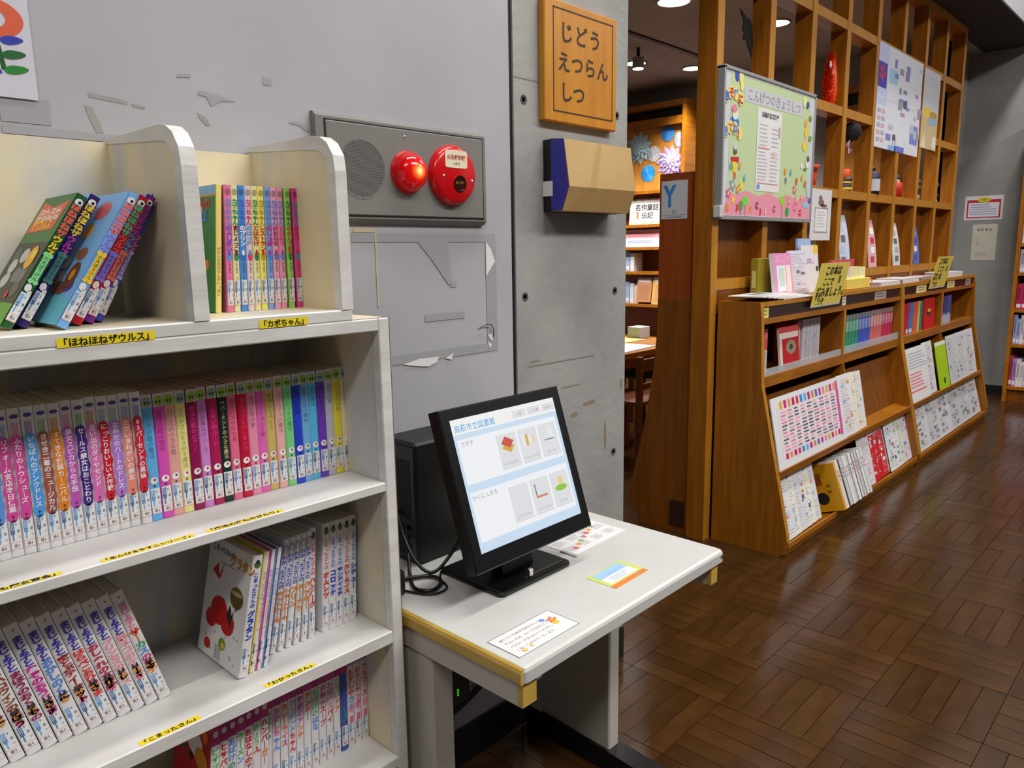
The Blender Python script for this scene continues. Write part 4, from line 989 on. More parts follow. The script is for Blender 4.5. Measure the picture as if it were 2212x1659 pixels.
b = MB(); q = b.plane((0.880, 1.22, 0.73), (0, -1, 0), ZR); q.rect(-0.03, 0.03, -0.012, 0.012, mat('adapter_label', (52, 52, 54), 0.4)); b.build('rating_label', o)

# ---- papers taped on the desk top
def sheet(name, x0, x1, y0, y1, label, pr, base=PAPER, turn=0.0, z=DZ):
    o = MB().box(-(x1-x0)/2, (x1-x0)/2, -(y1-y0)/2, (y1-y0)/2, 0.0003, 0.0009, base).build(name, None, local=True)
    o.location = ((x0+x1)/2, (y0+y1)/2, z); o.rotation_euler = (0, 0, turn); tag(o, label, 'notice')
    b = MB(); pr(b.plane((-(x1-x0)/2, -(y1-y0)/2, 0.0009), XR, YR), x1-x0, y1-y0); b.build('print', o, local=True); return o
INKG = C((120, 120, 128)); 
def pr1(q, w, h):
    for x0, x1, z0, z1 in ((0, w, 0, 0.0012), (0, w, h-0.0012, h), (0, 0.0012, 0, h), (w-0.0012, w, 0, h)): q.rect(x0, x1, z0, z1, C((96, 100, 116)), 0.0002)
    for i, t in enumerate(('借りている本や予約をかくにん', 'するときは、カードのばんごうと', 'パスワードを入れてください。', 'くわしくはカウンターまで')):
        q.text(t, 0.014, h-0.020-i*0.0145, 0.0085, INKG, 'l', 0.0, 0.0002)
    q.flower(w-0.024, h-0.032, 0.013, C((222, 110, 90)), C((240, 190, 60)), 0.0003); q.disc(w-0.026, h-0.044, 0.008, 0.006, C((240, 196, 50)), 0.0004); q.flower(w-0.040, h-0.020, 0.007, C((70, 130, 220)), C((150, 190, 240)), 0.0003)
    q.flower(0.026, 0.012, 0.008, C((226, 180, 70)), C((240, 214, 130)), 0.0003); q.flower(0.046, 0.013, 0.0055, C((226, 190, 110)), C((240, 224, 160)), 0.0003)
sheet('desk_notice', 0.878, 1.045, 0.830, 0.911, 'white bordered notice with small flowers at the desk front corner', pr1)
def pr2(q, w, h):
    q.rect(0, w, 0.016, h, C((206, 220, 96)), 0.0001); q.rect(0.012, w-0.012, 0.020, h-0.004, C((246, 248, 250)), 0.0002); q.rect(0.012, w-0.012, h*0.60, h-0.004, C((168, 204, 240)), 0.0003); q.rect(0, w, 0, 0.015, C((226, 134, 56)), 0.0002)
    q.text('としょかんカード', w*0.5, h*0.66, 0.0105, C((110, 160, 210)), 'c', 0.0, 0.0004); q.lines(0.03, w-0.03, h*0.55, h*0.30, 3, C((170, 184, 200)), 0.4, 0.3, 0.0004)
    q.flower(w*0.72, 0.008, 0.005, C((150, 170, 190)), C((220, 220, 220)), 0.0004)
sheet('desk_card', 1.212, 1.336, 0.866, 0.945, 'small blue, lime and orange card taped on the desk', pr2, turn=0.02)
def pr3(q, w, h):
    q.rect(0, w, h-0.006, h, C((196, 90, 150)), 0.0002)
    rr = random.Random(2)
    for i in range(3):
        for j in range(4):
            q.lines(0.012+j*w*0.24, 0.010+(j+0.85)*w*0.24, h*(0.90-0.29*i), h*(0.72-0.29*i), 4, C((176, 176, 184)), 0.4, 0.4, 0.0002, rr)
    for i in range(7): q.rect(w*(0.14+0.11*i), w*(0.20+0.11*i), h*(0.14+0.07*i), h*(0.24+0.07*i), C(((216, 110, 90), (220, 170, 90), (140, 190, 110), (190, 130, 170))[i % 4]), 0.0003)
sheet('desk_leaflet', 1.292, 1.502, 1.042, 1.180, 'white printed guide sheet lying behind the monitor on the desk', pr3, turn=0.03)
b = MB(); b.rbox(1.285, 1.296, 1.030, 1.080, DZ+0.0003, DZ+0.004, DESKG, 0.001); o = b.build('sheet_rail', None, origin=(1.29, 1.055, DZ)); tag(o, 'thin clear strip at the left edge of the guide sheet', 'strip')

# ---- power unit and cable under the desk
ups = thing('power_box', (1.150, 1.40, 0.27), 'black power box with green lights on the wall under the desk', 'power unit')
b = MB(); b.rbox(1.090, 1.196, 1.305, WY-0.0005, 0.268, 0.430, BLK, 0.006); b.build('case', ups)
b = MB(); q = b.plane((1.150, 1.305, 0.30), XR, ZR)
for z in (-0.004, 0.003, 0.010): q.rect(-0.0015, 0.0035, z, z+0.004, E_((40, 230, 60), 1.2), 0.0006)
b.build('indicator_light', ups)
cable('wall_cable', [(0.98, 1.395, 0.155), (1.10, 1.393, 0.165), (1.22, 1.392, 0.185), (1.33, 1.392, 0.225), (1.42, 1.392, 0.30), (1.46, 1.392, 0.40)], 0.0085, 'thick black cable sagging along the wall under the desk')
cable('drop_cable', [(1.15, 1.33, 0.27), (1.155, 1.33, 0.22), (1.14, 1.34, 0.12), (1.09, 1.35, 0.03), (1.05, 1.36, 0.004)], 0.0018, 'thin cord hanging from the black power box to the floor')

# ================================================================== WOODEN LATTICE PARTITION
LX0, LX1, LY0, LY1 = 3.135, 7.115, 1.728, 1.822
lat = thing('lattice_partition', ((LX0+LX1)/2, 1.775, 0), 'tall oak lattice partition with open cells behind the magazine racks', 'partition')
PT = 0.058
posts = [LX0+0.029] + [3.668+0.4855*k for k in range(7)] + [LX1-0.029]
def post(b, xc):
    b.box(xc-PT/2, xc+PT/2, LY0+0.002, LY1, 0, 3.086, OAK); b.box(xc-PT/2, xc+PT/2, LY0, LY0+0.002, 0, 3.086, OAKL)
for xc in posts:
    b = MB(); post(b, xc); b.build('post', lat)
for i in range(len(posts)-1):
    for zc in (1.232, 1.703, 2.163, 2.630, 3.060):
        b = MB(); x0, x1 = posts[i]+PT/2, posts[i+1]-PT/2
        b.box(x0, x1, LY0+0.004, LY1, zc-0.025, zc+0.025, OAKH); b.box(x0, x1, LY0+0.003, LY0+0.004, zc-0.025, zc+0.025, OAKL); b.build('crossbar', lat)
    b = MB(); b.box(posts[i]+PT/2, posts[i+1]-PT/2, LY1-0.014, LY1-0.002, 0.0, 1.678, OAKD); b.build('back_panel', lat)
    b = MB(); b.box(posts[i]+PT/2, posts[i+1]-PT/2, LY0+0.006, LY0+0.024, 1.10, 1.207, OAKD); b.build('kick_board', lat)

# ================================================================== MAGAZINE RACKS
def rack(name, x0, x1, xm, label, y0=0.0, back=False):
    """sloping display rack; profile in (y,z): upright top part, sloping lower front"""
    rk = thing(name, ((x0+x1)/2, 1.55, 0), label, 'magazine rack')
    prof = [(1.715, 0.0), (1.372, 0.0), (1.352, 0.012), (1.337, 0.075), (1.340, 0.105), (1.489, 0.785), (1.503, 1.090), (1.510, 1.157), (1.715, 1.157)]
    side = [(1.350, 0.105), (1.498, 0.785)]
    for a, c in ((x0, x0+0.028), (x1-0.028, x1)):
        b = MB(); b.prism(prof, 'x', a, c, OAK)
        for i in range(3, 8):   # lighter solid edge
            (ya, za), (yb, zb) = prof[i], prof[i+1]
            if i < 7: b.poly([(a-0.0004, ya-0.0008, za), (c+0.0004, ya-0.0008, za), (c+0.0004, yb-0.0008, zb), (a-0.0004, yb-0.0008, zb)], OAKL)
        b.build('end_panel', rk)
    b = MB(); b.box(x0+0.028, x1-0.028, 1.700, 1.714, 0.05, 1.135, OAKD); b.build('back_board', rk)
    b = MB(); b.box(x0+0.028, x1-0.028, 1.512, 1.714, 1.136, 1.157, OAKH); b.box(x0+0.028, x1-0.028, 1.509, 1.512, 1.136, 1.157, OAKL); b.build('top_board', rk)
    b = MB(); b.box(x0+0.028, x1-0.028, 1.518, 1.526, 1.080, 1.136, BLACKWOOD); b.build('fascia', rk)
    b = MB(); b.box(x0+0.028, x1-0.028, 1.506, 1.545, 1.057, 1.080, OAKH); b.build('label_rail', rk)
    b = MB(); b.box(x0+0.028, x1-0.028, 1.500, 1.70, 0.765, 0.815, OAKH); b.build('shelf', rk)
    # two sloping trays
    for (zt, yt, zb, yb) in ((0.70, 1.560, 0.395, 1.495), (0.345, 1.500, 0.020, 1.462)):
        b = MB(); b.prism([(yb, zb), (yb+0.012, zb), (yt+0.012, zt), (yt, zt)], 'x', x0+0.028, x1-0.028, OAKD); b.build('tray_back', rk)
    b = MB(); b.prism([(1.415, 0.355), (1.50, 0.372), (1.50, 0.395), (1.405, 0.378), (1.40, 0.392), (1.393, 0.390), (1.400, 0.356)], 'x', x0+0.028, x1-0.028, OAKH); b.build('tray_ledge', rk)
    b = MB(); b.prism([(1.345, 0.036), (1.46, 0.002), (1.46, 0.018), (1.352, 0.052), (1.347, 0.062), (1.340, 0.060), (1.340, 0.036)], 'x', x0+0.028, x1-0.028, OAKH); b.build('tray_ledge', rk)
    b = MB(); b.prism([(1.355, 0.0), (1.372, 0.0), (1.372, 0.04), (1.345, 0.036), (1.352, 0.012)], 'x', x0+0.028, x1-0.028, OAK); b.build('plinth', rk)
    for xc in (xm,):
        b = MB(); b.box(xc-0.012, xc+0.012, 1.505, 1.70, 0.815, 1.057, OAK); b.box(xc-0.012, xc+0.012, 1.502, 1.505, 0.815, 1.057, OAKL); b.build('upper_divider', rk)
        b = MB(); b.prism([(1.424, 0.396), (1.497, 0.765), (1.70, 0.765), (1.70, 0.396)], 'x', xc-0.010, xc+0.010, OAK); b.build('lower_divider', rk)
    return rk
rack1 = rack('magazine_rack', 3.190, 5.180, 4.205, 'near oak magazine rack with sloping front and broad side panel')
rack2 = rack('magazine_rack', 5.184, 7.040, 6.105, 'far oak magazine rack joined behind the near one')
# strips and cards on the dark fascia
def card(name, x, z, w, h, rgb, label, y=1.5175, lines=2, group=None):
    o = MB().box(-w/2, w/2, -0.0010, -0.0002, 0, h, C(rgb)).build(name, None, local=True); o.location = (x, y, z); tag(o, label, 'label card', group)
    b = MB(); b.plane((-w/2, -0.0010, 0), XR, ZR).lines(w*0.15, w*0.85, h*0.85, h*0.15, lines, C(tuple(int(v*0.62) for v in rgb)), 0.35, 0.3); b.build('print', o, local=True)
GF = 'small label cards on the rack fascia'
card('label_card', 3.262, 1.083, 0.062, 0.050, (236, 226, 120), 'yellow-green label card at the near end of the dark fascia', group=GF)
card('label_card', 4.215, 1.083, 0.052, 0.050, (226, 222, 210), 'pale label card above the divider of the near rack', group=GF)
card('label_card', 4.80, 1.083, 0.20, 0.050, (176, 160, 152), 'wide grey label card right of centre on near rack fascia', group=GF)
card('label_card', 5.62, 1.083, 0.23, 0.050, (238, 226, 160), 'cream label card left of centre on far rack fascia', group=GF)
card('label_card', 6.35, 1.083, 0.20, 0.050, (238, 222, 150), 'cream label card right of centre on far rack fascia', group=GF)
card('label_card', 6.85, 1.083, 0.16, 0.050, (180, 160, 150), 'grey label card at the far end of the far rack', group=GF)

# ---- the flared rack on the children's side, seen end-on, with the red board and the Y card
rk3 = thing('display_shelf', (5.15, 2.0, 0), 'oak display unit with flared foot behind the lattice partition', 'display unit')
prof3 = [(1.826, 0.0), (2.115, 0.0), (2.121, 0.045), (2.165, 0.085), (2.175, 0.145), (2.092, 0.480), (2.035, 0.80), (2.018, 1.00), (2.016, 1.160), (1.826, 1.160)]
for a in (3.150, 7.02):
    b = MB(); b.prism(prof3, 'x', a, a+0.03, OAKD); b.build('end_panel', rk3)
b = MB(); b.box(3.18, 7.02, 1.826, 2.016, 1.13, 1.160, OAKH); b.build('top_board', rk3)
b = MB(); b.box(3.18, 7.02, 1.826, 1.84, 0.0, 1.13, OAKD); b.build('back_board', rk3)
b = MB(); b.box(3.155, 3.190, 1.842, 2.018, 1.160, 1.748, REDWOOD); b.build('red_board', rk3)
b = MB(); b.box(3.1440, 3.1495, 1.845, 1.925, 0.035, 0.165, mat('dark_outlet', (52, 24, 10), 0.5)); b.build('outlet_cover', rk3)
cdY = MB().box(3.1530, 3.1545, 1.868, 2.008, 1.538, 1.714, mat('pale_card', (206, 208, 214), 0.5)).build('letter_card', None, origin=(3.154, 1.94, 1.538)); tag(cdY, 'pale card with a big blue letter Y on the red board', 'sign')
b = MB(); q = b.plane((3.1530, 2.008, 1.538), (0, -1, 0), ZR); q.text('Y', 0.052, 0.060, 0.135, C((56, 136, 214)), 'c', 0.03, 0.0008, 0.72); b.build('letter', cdY)
b = MB(); q = b.plane((3.1530, 2.008, 1.538), (0, -1, 0), ZR); q.text('E1', 0.072, 0.026, 0.026, C((110, 116, 128)), 'c', 0.0, 0.0008); q.rect(0.012, 0.128, 0.018, 0.020, C((150, 152, 160))); q.lines(0.02, 0.12, 0.015, 0.004, 1, C((150, 152, 160))); b.build('small_print', cdY)

# ================================================================== RACK CONTENTS
def leaf_thing(name, label, cat, x, y, z, w, h, t, rgb, lean, prn=None, group=None, rough=0.35, turn=0.0, roll=0.0):
    """sheet / booklet standing with its face to -y; lean>0 tips the top backwards"""
    o = MB().box(-w/2, w/2, 0, t, 0, h, C(rgb, rough)).build(name, None, local=True)
    o.location = (x, y, z); o.rotation_euler = (-lean, roll, turn); tag(o, label, cat, group)
    if prn:
        b = MB(); prn(b.plane((-w/2, 0, 0), XR, ZR), w, h)
        if b.v: b.build('print', o, local=True)
    return o
rz = random.Random(21)
def generic(cols_, n=7, seed=0, head=None):
    def f(q, w, h):
        rr = random.Random(seed)
        if head: q.rect(0, w, h*0.82, h, C(head))
        for i in range(n*2):
            x0 = w*(0.06+0.66*rr.random()); z0 = h*(0.06+0.80*rr.random()); q.rect(x0, x0+w*(0.06+0.18*rr.random()), z0, z0+h*(0.02+0.05*rr.random()), C(cols_[i % len(cols_)]), 0.0005+0.00004*i)
        q.lines(w*0.08, w*0.92, h*0.94, h*0.06, 20, C((176, 176, 184)), 0.25, 0.5, 0.0004, rr)
    return f
# near rack, upper shelf
GB = 'booklets on the upper shelf of the near rack'
for i in range(4):
    def pr(q, w, h): q.rect(0, w, h*0.52, h*0.98, C((222, 84, 84))); q.vtext('名作', w*0.5, h*0.95, 0.018, C((240, 200, 190)), 0.0, 0.0006); q.lines(w*0.1, w*0.9, h*0.48, h*0.04, 7, C((120, 130, 140)), 0.4, 0.5)
    leaf_thing('booklet', 'red and white booklet, %s of four at near end of upper shelf' % ORD[i], 'booklet', 3.262+i*0.036, 1.560, 0.8155, 0.033, 0.205, 0.12, (226, 220, 210), 0.0, pr, GB)
def prA(q, w, h):
    q.rect(w*0.12, w, h*0.0, h*0.72, C((186, 16, 30))); q.disc(w*0.58, h*0.50, w*0.26, h*0.17, C((150, 140, 110)), 0.0007, 20); q.disc(w*0.58, h*0.50, w*0.10, h*0.07, C((60, 60, 50)), 0.0009, 14); q.rect(0, w, h*0.86, h, C((196, 60, 60)), 0.0007)
leaf_thing('booklet', 'red booklet with round emblem facing out on the upper shelf', 'booklet', 3.580, 1.525, 0.8155, 0.215, 0.205, 0.012, (228, 214, 204), 0.10, prA, GB)
for i in range(3):
    leaf_thing('booklet', 'red and white booklet, %s behind the emblem booklet' % ORD[i], 'booklet', 3.715+i*0.040, 1.560+0.012*i, 0.8155, 0.036, 0.205, 0.11, (214, 60, 70) if i < 2 else (226, 200, 204), 0.0, generic([(240, 220, 220), (190, 20, 40)], 3, i), GB)
for i in range(5):
    leaf_thing('booklet', 'pale lilac booklet, %s beside the first divider' % ORD[i], 'booklet', 3.845+i*0.046, 1.575, 0.8155, 0.042, 0.215, 0.11, (196, 196, 214) if i % 2 else (214, 206, 214), 0.0, generic([(150, 150, 190), (230, 226, 236)], 4, 30+i), GB)
b = MB(); b.box(3.225, 4.19, 1.508, 1.512, 0.815, 0.848, CLEAR); o = b.build('acrylic_strip', None, origin=(3.7, 1.51, 0.765)); tag(o, 'clear acrylic strip holding booklets at the near end', 'book stop')
series = [((50, 156, 120), 'green', 6), ((66, 96, 204), 'blue', 4), ((226, 116, 120), 'salmon', 4), ((206, 52, 96), 'crimson', 4)]
xx = 4.240
for c, nm, n in series:
    for i in range(n):
        def pr(q, w, h, c=c): q.rect(0, w, h*0.52, h*0.82, C(tuple(min(255, int(v*0.6+100)) for v in c))); q.rect(0, w, h*0.86, h, C((130, 134, 128)));  q.vtext('学習', w*0.5, h*0.80, 0.016, C((236, 232, 230)), 0.0, 0.0008)
        leaf_thing('booklet', '%s series booklet, %s of its colour in the middle upper bay' % (nm, ORD[i]), 'booklet', xx+0.0235, 1.545, 0.8155, 0.044, 0.200, 0.12, c, 0.0, pr, 'series booklets in the middle upper bay')
        xx += 0.0505
b = MB(); b.box(4.222, 5.150, 1.506, 1.510, 0.815, 0.855, CLEAR); o = b.build('acrylic_strip', None, origin=(4.7, 1.508, 0.765)); tag(o, 'clear acrylic strip in front of the coloured series booklets', 'book stop')
# far rack, upper shelf
for i, (c, nm, w) in enumerate((((150, 150, 130), 'grey-green', 0.04), ((196, 24, 56), 'dark red', 0.11), ((204, 30, 50), 'bright red', 0.06), ((70, 120, 204), 'blue', 0.09), ((224, 100, 44), 'orange', 0.10), ((214, 190, 150), 'cream', 0.05), ((40, 136, 96), 'green', 0.06))):
    xs_ = 5.225+sum((0.04, 0.11, 0.06, 0.09, 0.10, 0.05, 0.06)[:i])
    leaf_thing('binder', '%s thin binder standing left of the wide red one' % nm, 'binder', xs_+w/2, 1.530, 0.8155, w-0.006, 0.205, 0.16, c, 0.0, (lambda q, w, h: q.rect(w*0.15, w*0.85, h*0.03, h*0.16, C((220, 220, 226)))) if i in (2, 3) else None, 'binders on the far upper shelf')
def prW(q, w, h):
    q.disc(w*0.42, h*0.54, w*0.20, h*0.11, C((44, 44, 50)), 0.0006, 16); q.disc(w*0.46, h*0.60, w*0.14, h*0.06, C((226, 190, 50)), 0.0008, 14); q.rect(w*0.2, w*0.3, h*0.42, h*0.5, C((90, 110, 60)))
leaf_thing('binder', 'wide red binder with dark and yellow emblem on far rack', 'binder', 5.880, 1.518, 0.8155, 0.255, 0.215, 0.03, (206, 24, 34), 0.06, prW)
for i in range(3):
    leaf_thing('booklet', 'dark blue booklet, %s from left in the far upper bay' % ORD[i], 'booklet', 6.215+i*0.115, 1.540, 0.8155, 0.112, 0.205, 0.13, ((66, 70, 150), (56, 62, 146), (64, 84, 160))[i], 0.0, lambda q, w, h: (q.rect(0, w, 0, h*0.30, C((176, 184, 210))), q.lines(w*0.1, w*0.9, h*0.38, h*0.30, 2, C((206, 180, 170)), 0.5)), 'dark blue booklets on the far rack')
# sloping trays: stacks of leaflets.  tray fronts: upper z .39..., lower z .075...
UL = math.atan2(0.065, 0.305); LL = math.atan2(0.060, 0.27)
def up_leaf(name, label, x, w, h, rgb, prn, t=0.004, dy=0.0, group='leaflets in the upper sloping trays', roll=0.0):
    return leaf_thing(name, label, 'leaflet', x, 1.4090+dy, 0.3870, w, h, t, rgb, 0.190, prn, group, roll=roll)
def lo_leaf(name, label, x, w, h, rgb, prn, t=0.004, dy=0.0, group='leaflets in the lower sloping trays', roll=0.0):
    return leaf_thing(name, label, 'leaflet', x, 1.3600+dy, 0.0560, w, h, t, rgb, LL+0.03, prn, group, roll=roll)
def big_flyer(q, w, h):
    rr = random.Random(6); pal = [(226, 140, 60), (206, 40, 120), (80, 190, 226), (214, 150, 170), (220, 60, 70), (90, 110, 200), (236, 150, 90), (190, 40, 140), (226, 180, 60), (60, 140, 220), (206, 60, 150), (196, 30, 110)]
    q.rect(w*0.07, w*0.93, h*0.12, h*0.88, C((238, 226, 230))); 
    for zz in ((0.12, 0.20), (0.82, 0.93)):
        for i in range(15): q.rect(w*(0.10+0.055*i), w*(0.10+0.055*i+0.034), h*zz[0], h*zz[1], C(pal[(i*5+int(zz[0]*10)) % 12]), 0.0006)
    q.rect(w*0.91, w*0.95, h*0.10, h*0.95, C((214, 90, 160)), 0.0007)
    for i in range(9):
        for j in range(12):
            q.rect(w*(0.10+0.09*i), w*(0.10+0.09*i+0.045+0.03*rr.random()), h*(0.23+0.048*j), h*(0.23+0.048*j+0.024), C(((226, 130, 160), (120, 122, 140), (236, 170, 190), (90, 90, 120))[rr.randrange(4)]), 0.0007)
up_leaf('large_flyer', 'large white flyer with pink and blue bands in near tray', 3.650, 0.83, 0.335, (232, 232, 236), big_flyer, 0.006, -0.006)
for i in range(4):
    up_leaf('leaflet', 'white leaflet, %s right of the large banded flyer' % ORD[i], 4.14+0.058*i, 0.20, 0.335-0.004*i, ((238, 236, 236), (242, 236, 214), (230, 232, 222), (236, 238, 236))[i], generic([(240, 150, 160), (150, 180, 230), (226, 170, 90)], 5, 50+i), 0.0024, 0.002+0.003*i)
up_leaf('leaflet', 'white leaflet with red lines left of the lime flyer', 5.43, 0.43, 0.355, (232, 232, 234), lambda q, w, h: (q.lines(w*0.06, w*0.94, h*0.92, h*0.6, 6, C((176, 180, 190)), 0.4, 0.4), q.lines(w*0.06, w*0.7, h*0.55, h*0.25, 5, C((232, 140, 150)), 0.5, 0.5), q.rect(w*0.04, w*0.8, h*0.18, h*0.21, C((236, 110, 100)))), 0.005, 0.0)
up_leaf('leaflet', 'white leaflet half hidden behind the red-lined one', 5.70, 0.22, 0.36, (226, 226, 230), generic([(236, 130, 130), (160, 160, 170)], 6, 61), 0.004, 0.008)
up_leaf('leaflet', 'lime green leaflet in the far upper tray', 5.985, 0.26, 0.335, (170, 208, 30), lambda q, w, h: (q.rect(w*0.45, w*0.62, h*0.10, h*0.22, C((60, 70, 40))), q.rect(0, w, h*0.92, h, C((226, 232, 214)))), 0.005, -0.001)
for i in range(3):
    up_leaf('leaflet', 'grey-white leaflet, %s from right in far upper tray' % ORD[2-i], 6.28+0.26*i, 0.28, 0.355, ((214, 216, 220), (224, 224, 226), (228, 228, 230))[i], generic([(170, 172, 180), (140, 142, 150)], 4, 70+i), 0.0024, 0.004*i)
# lower trays
for i in range(6):
    lo_leaf('leaflet', 'white leaflet, %s from the near end of lower tray' % ORD[i], 3.295+0.064*i, 0.135, 0.320-0.003*i+(0.006 if i % 2 else 0), ((232, 232, 234), (238, 238, 226), (226, 224, 232))[i % 3], generic([(240, 130, 150), (150, 190, 230), (240, 220, 110), (90, 90, 110)], 6, 80+i), 0.0017, 0.002*i)
def prY(q, w, h):
    q.rect(w*0.20, w*0.50, h*0.56, h*0.82, C((176, 90, 50))); q.disc(w*0.42, h*0.28, w*0.20, h*0.13, C((40, 40, 44)), 0.0008, 18); q.lines(w*0.62, w*0.75, h*0.6, h*0.35, 2, C((150, 100, 20)), 0.5)
# magazines standing on edge in the lower tray, spines outwards
GG = 'magazines standing on edge in the lower tray'
mg = [(226, 214, 204), (56, 58, 62), (196, 196, 198), (222, 222, 222), (206, 206, 206), (150, 150, 150), (228, 228, 226), (70, 66, 66), (220, 206, 210), (196, 196, 194), (90, 92, 92), (226, 226, 226), (214, 214, 216)]
o = MB().box(0, 0.014, 0, 0.165, 0, 0.245, C((222, 160, 20), 0.3)).build('magazine', None, local=True); o.location = (3.790, 1.295, 0.082); o.rotation_euler = (-0.33, 0.0, 0.0); tag(o, 'magazine with yellow cover at the front of the standing row', 'magazine', GG)
b = MB(); prY(b.plane((0, 0.165, 0), (0, -1, 0), ZR), 0.165, 0.245); b.build('cover_picture', o, local=True)
b = MB(); b.box(0.0145, 0.0185, 0.002, 0.163, 0.002, 0.243, PAPER); b.build('pages', o, local=True)
for i, c in enumerate(mg):
    t = (0.040, 0.024, 0.040, 0.036, 0.030, 0.014, 0.036, 0.016, 0.030, 0.034, 0.014, 0.034, 0.034)[i]
    xs_ = 3.800+sum((0.040, 0.024, 0.040, 0.036, 0.030, 0.014, 0.036, 0.016, 0.030, 0.034, 0.014, 0.034, 0.034)[:i])
    o = MB().box(0, t-0.003, 0, 0.165, 0, 0.250-0.004*(i % 3), C(c, 0.4)).build('magazine', None, local=True); o.location = (xs_+0.012, 1.295+0.002*(i % 3), 0.082); o.rotation_euler = (-0.33, 0.0, 0.0)
    tag(o, '%s magazine on edge, %s behind the yellow cover' % (cname(c), ORD[i]), 'magazine', GG)
    b = MB(); q = b.plane((0, 0, 0), XR, ZR); q.lines(t*0.25, t*0.7, 0.20, 0.14, 3, C((200, 110, 140) if i % 3 == 0 else (140, 140, 146)), 0.6); b.build('spine_print', o, local=True)
for i in range(5):
    c = ((224, 220, 224), (214, 30, 44), (206, 24, 36), (220, 40, 50), (228, 226, 228))[i]
    lo_leaf('leaflet', '%s leaflet, %s right of the standing magazines' % ('red' if 0 < i < 4 else 'white', ORD[i]), 4.36+0.085*i, 0.18, 0.325, c, generic([(236, 226, 228), (240, 200, 204), (230, 120, 130)], 7, 90+i, head=(226, 222, 230) if i else None), 0.0024, 0.003*i)
for i in range(6):
    lo_leaf('leaflet', 'pale leaflet, %s right of the red leaflets' % ORD[i], 4.80+0.075*i, 0.16, 0.330-0.004*(i % 3), ((232, 234, 238), (228, 230, 226), (214, 226, 200), (226, 206, 226), (232, 230, 232), (224, 214, 222))[i], generic([(110, 130, 200), (160, 200, 140), (206, 100, 170), (90, 90, 110)], 6, 110+i), 0.0017, 0.002*i)
for i in range(6):
    lo_leaf('leaflet', 'newsprint leaflet, %s from left in the far lower tray' % ORD[i], 5.40+0.285*i, 0.29, 0.335-0.004*(i % 2), ((218, 218, 222), (212, 212, 214), (222, 222, 226), (208, 210, 216), (216, 216, 222), (224, 222, 226))[i], generic([(120, 122, 130), (160, 162, 170), (150, 160, 220) if i > 3 else (150, 150, 156), (230, 160, 180) if i == 5 else (140, 140, 146)], 9, 130+i), 0.0017, 0.002*i)
# ---- on top of the racks
TZ = 1.1575
GP = 'paper stacks on the rack tops'
for i in range(5):
    o = MB().box(-0.17, 0.17, -0.085, 0.085, 0, 0.0048, PAPER).build('paper_bundle', None, local=True); o.location = (3.385+0.055*i, 1.602-0.003*i, TZ+0.0002+0.0050*(4-i)); o.rotation_euler = (0, 0, 0.05-0.02*i)
    tag(o, 'white printed bundle, %s from the bottom of the stack on near rack' % ORD[4-i], 'paper', GP)
    if i == 0: b = MB(); q = b.plane((-0.17, -0.085, 0.0048), XR, YR); q.rect(0.10, 0.26, 0.09, 0.13, C((120, 140, 160))); q.lines(0.03, 0.3, 0.08, 0.02, 4, C((206, 208, 214)), 0.3); b.build('print', o, local=True)
def stand_leaf(label, x, y, w, h, rgb, prn, lean=0.12, turn=0.0, group='leaflets standing on the rack top', z=TZ+0.0006, t=0.012):
    return leaf_thing('standing_leaflet', label, 'leaflet', x, y, z, w, h, t, rgb, lean, prn, group, turn=turn)
def prPink(q, w, h):
    q.rect(0.0, w, 0, h, C((232, 150, 204))); q.rect(w*0.14, w*0.62, h*0.13, h*0.72, C((236, 238, 240)), 0.0006); q.rect(w*0.24, w*0.54, h*0.24, h*0.66, C((206, 222, 220)), 0.0008); q.rect(w*0.66, w*0.92, h*0.10, h*0.72, C((246, 226, 216)), 0.0006); q.text('おしらせ', w*0.14, h*0.80, 0.040, C((246, 196, 190)), 'l', 0.02, 0.0008)
stand_leaf('pink leaflet with white window standing on the near rack', 3.62, 1.585, 0.20, 0.215, (236, 230, 236), prPink, 0.14, 0.0, t=0.02)
stand_leaf('lilac-white leaflet just behind the pink leaflet', 3.845, 1.605, 0.22, 0.225, (222, 220, 240), generic([(206, 150, 206), (110, 116, 120), (232, 226, 246)], 4, 150), 0.13)
stand_leaf('tall white leaflet with purple heading behind yellow notice', 4.06, 1.635, 0.22, 0.250, (232, 228, 236), lambda q, w, h: (q.text('おはなし', w*0.42, h*0.62, 0.034, C((186, 110, 196)), 'c', 0.02, 0.0008), q.rect(w*0.72, w*0.98, h*0.82, h, C((246, 206, 40))), q.disc(w*0.9, h*0.5, w*0.07, h*0.06, C((60, 60, 76)), 0.0008)), 0.10)
stand_leaf('pale blue leaflet topmost behind the white leaflets', 4.05, 1.668, 0.17, 0.285, (160, 190, 232), generic([(206, 220, 240)], 3, 152), 0.06)
b = MB(); b.rbox(3.47, 3.70, 1.660, 1.700, TZ+0.0002, TZ+0.19, mat('olive_box', (150, 130, 30), 0.5), 0.003); o = b.build('olive_file_box', None, origin=(3.58, 1.68, TZ)); tag(o, 'olive file box behind the pink leaflet on near rack', 'file box')
b = MB(); q = b.plane((3.47, 1.700, TZ), (0, -1, 0), ZR); q.rect(0.010, 0.030, 0.05, 0.13, C((206, 196, 120))); b.build('spine_label', o)
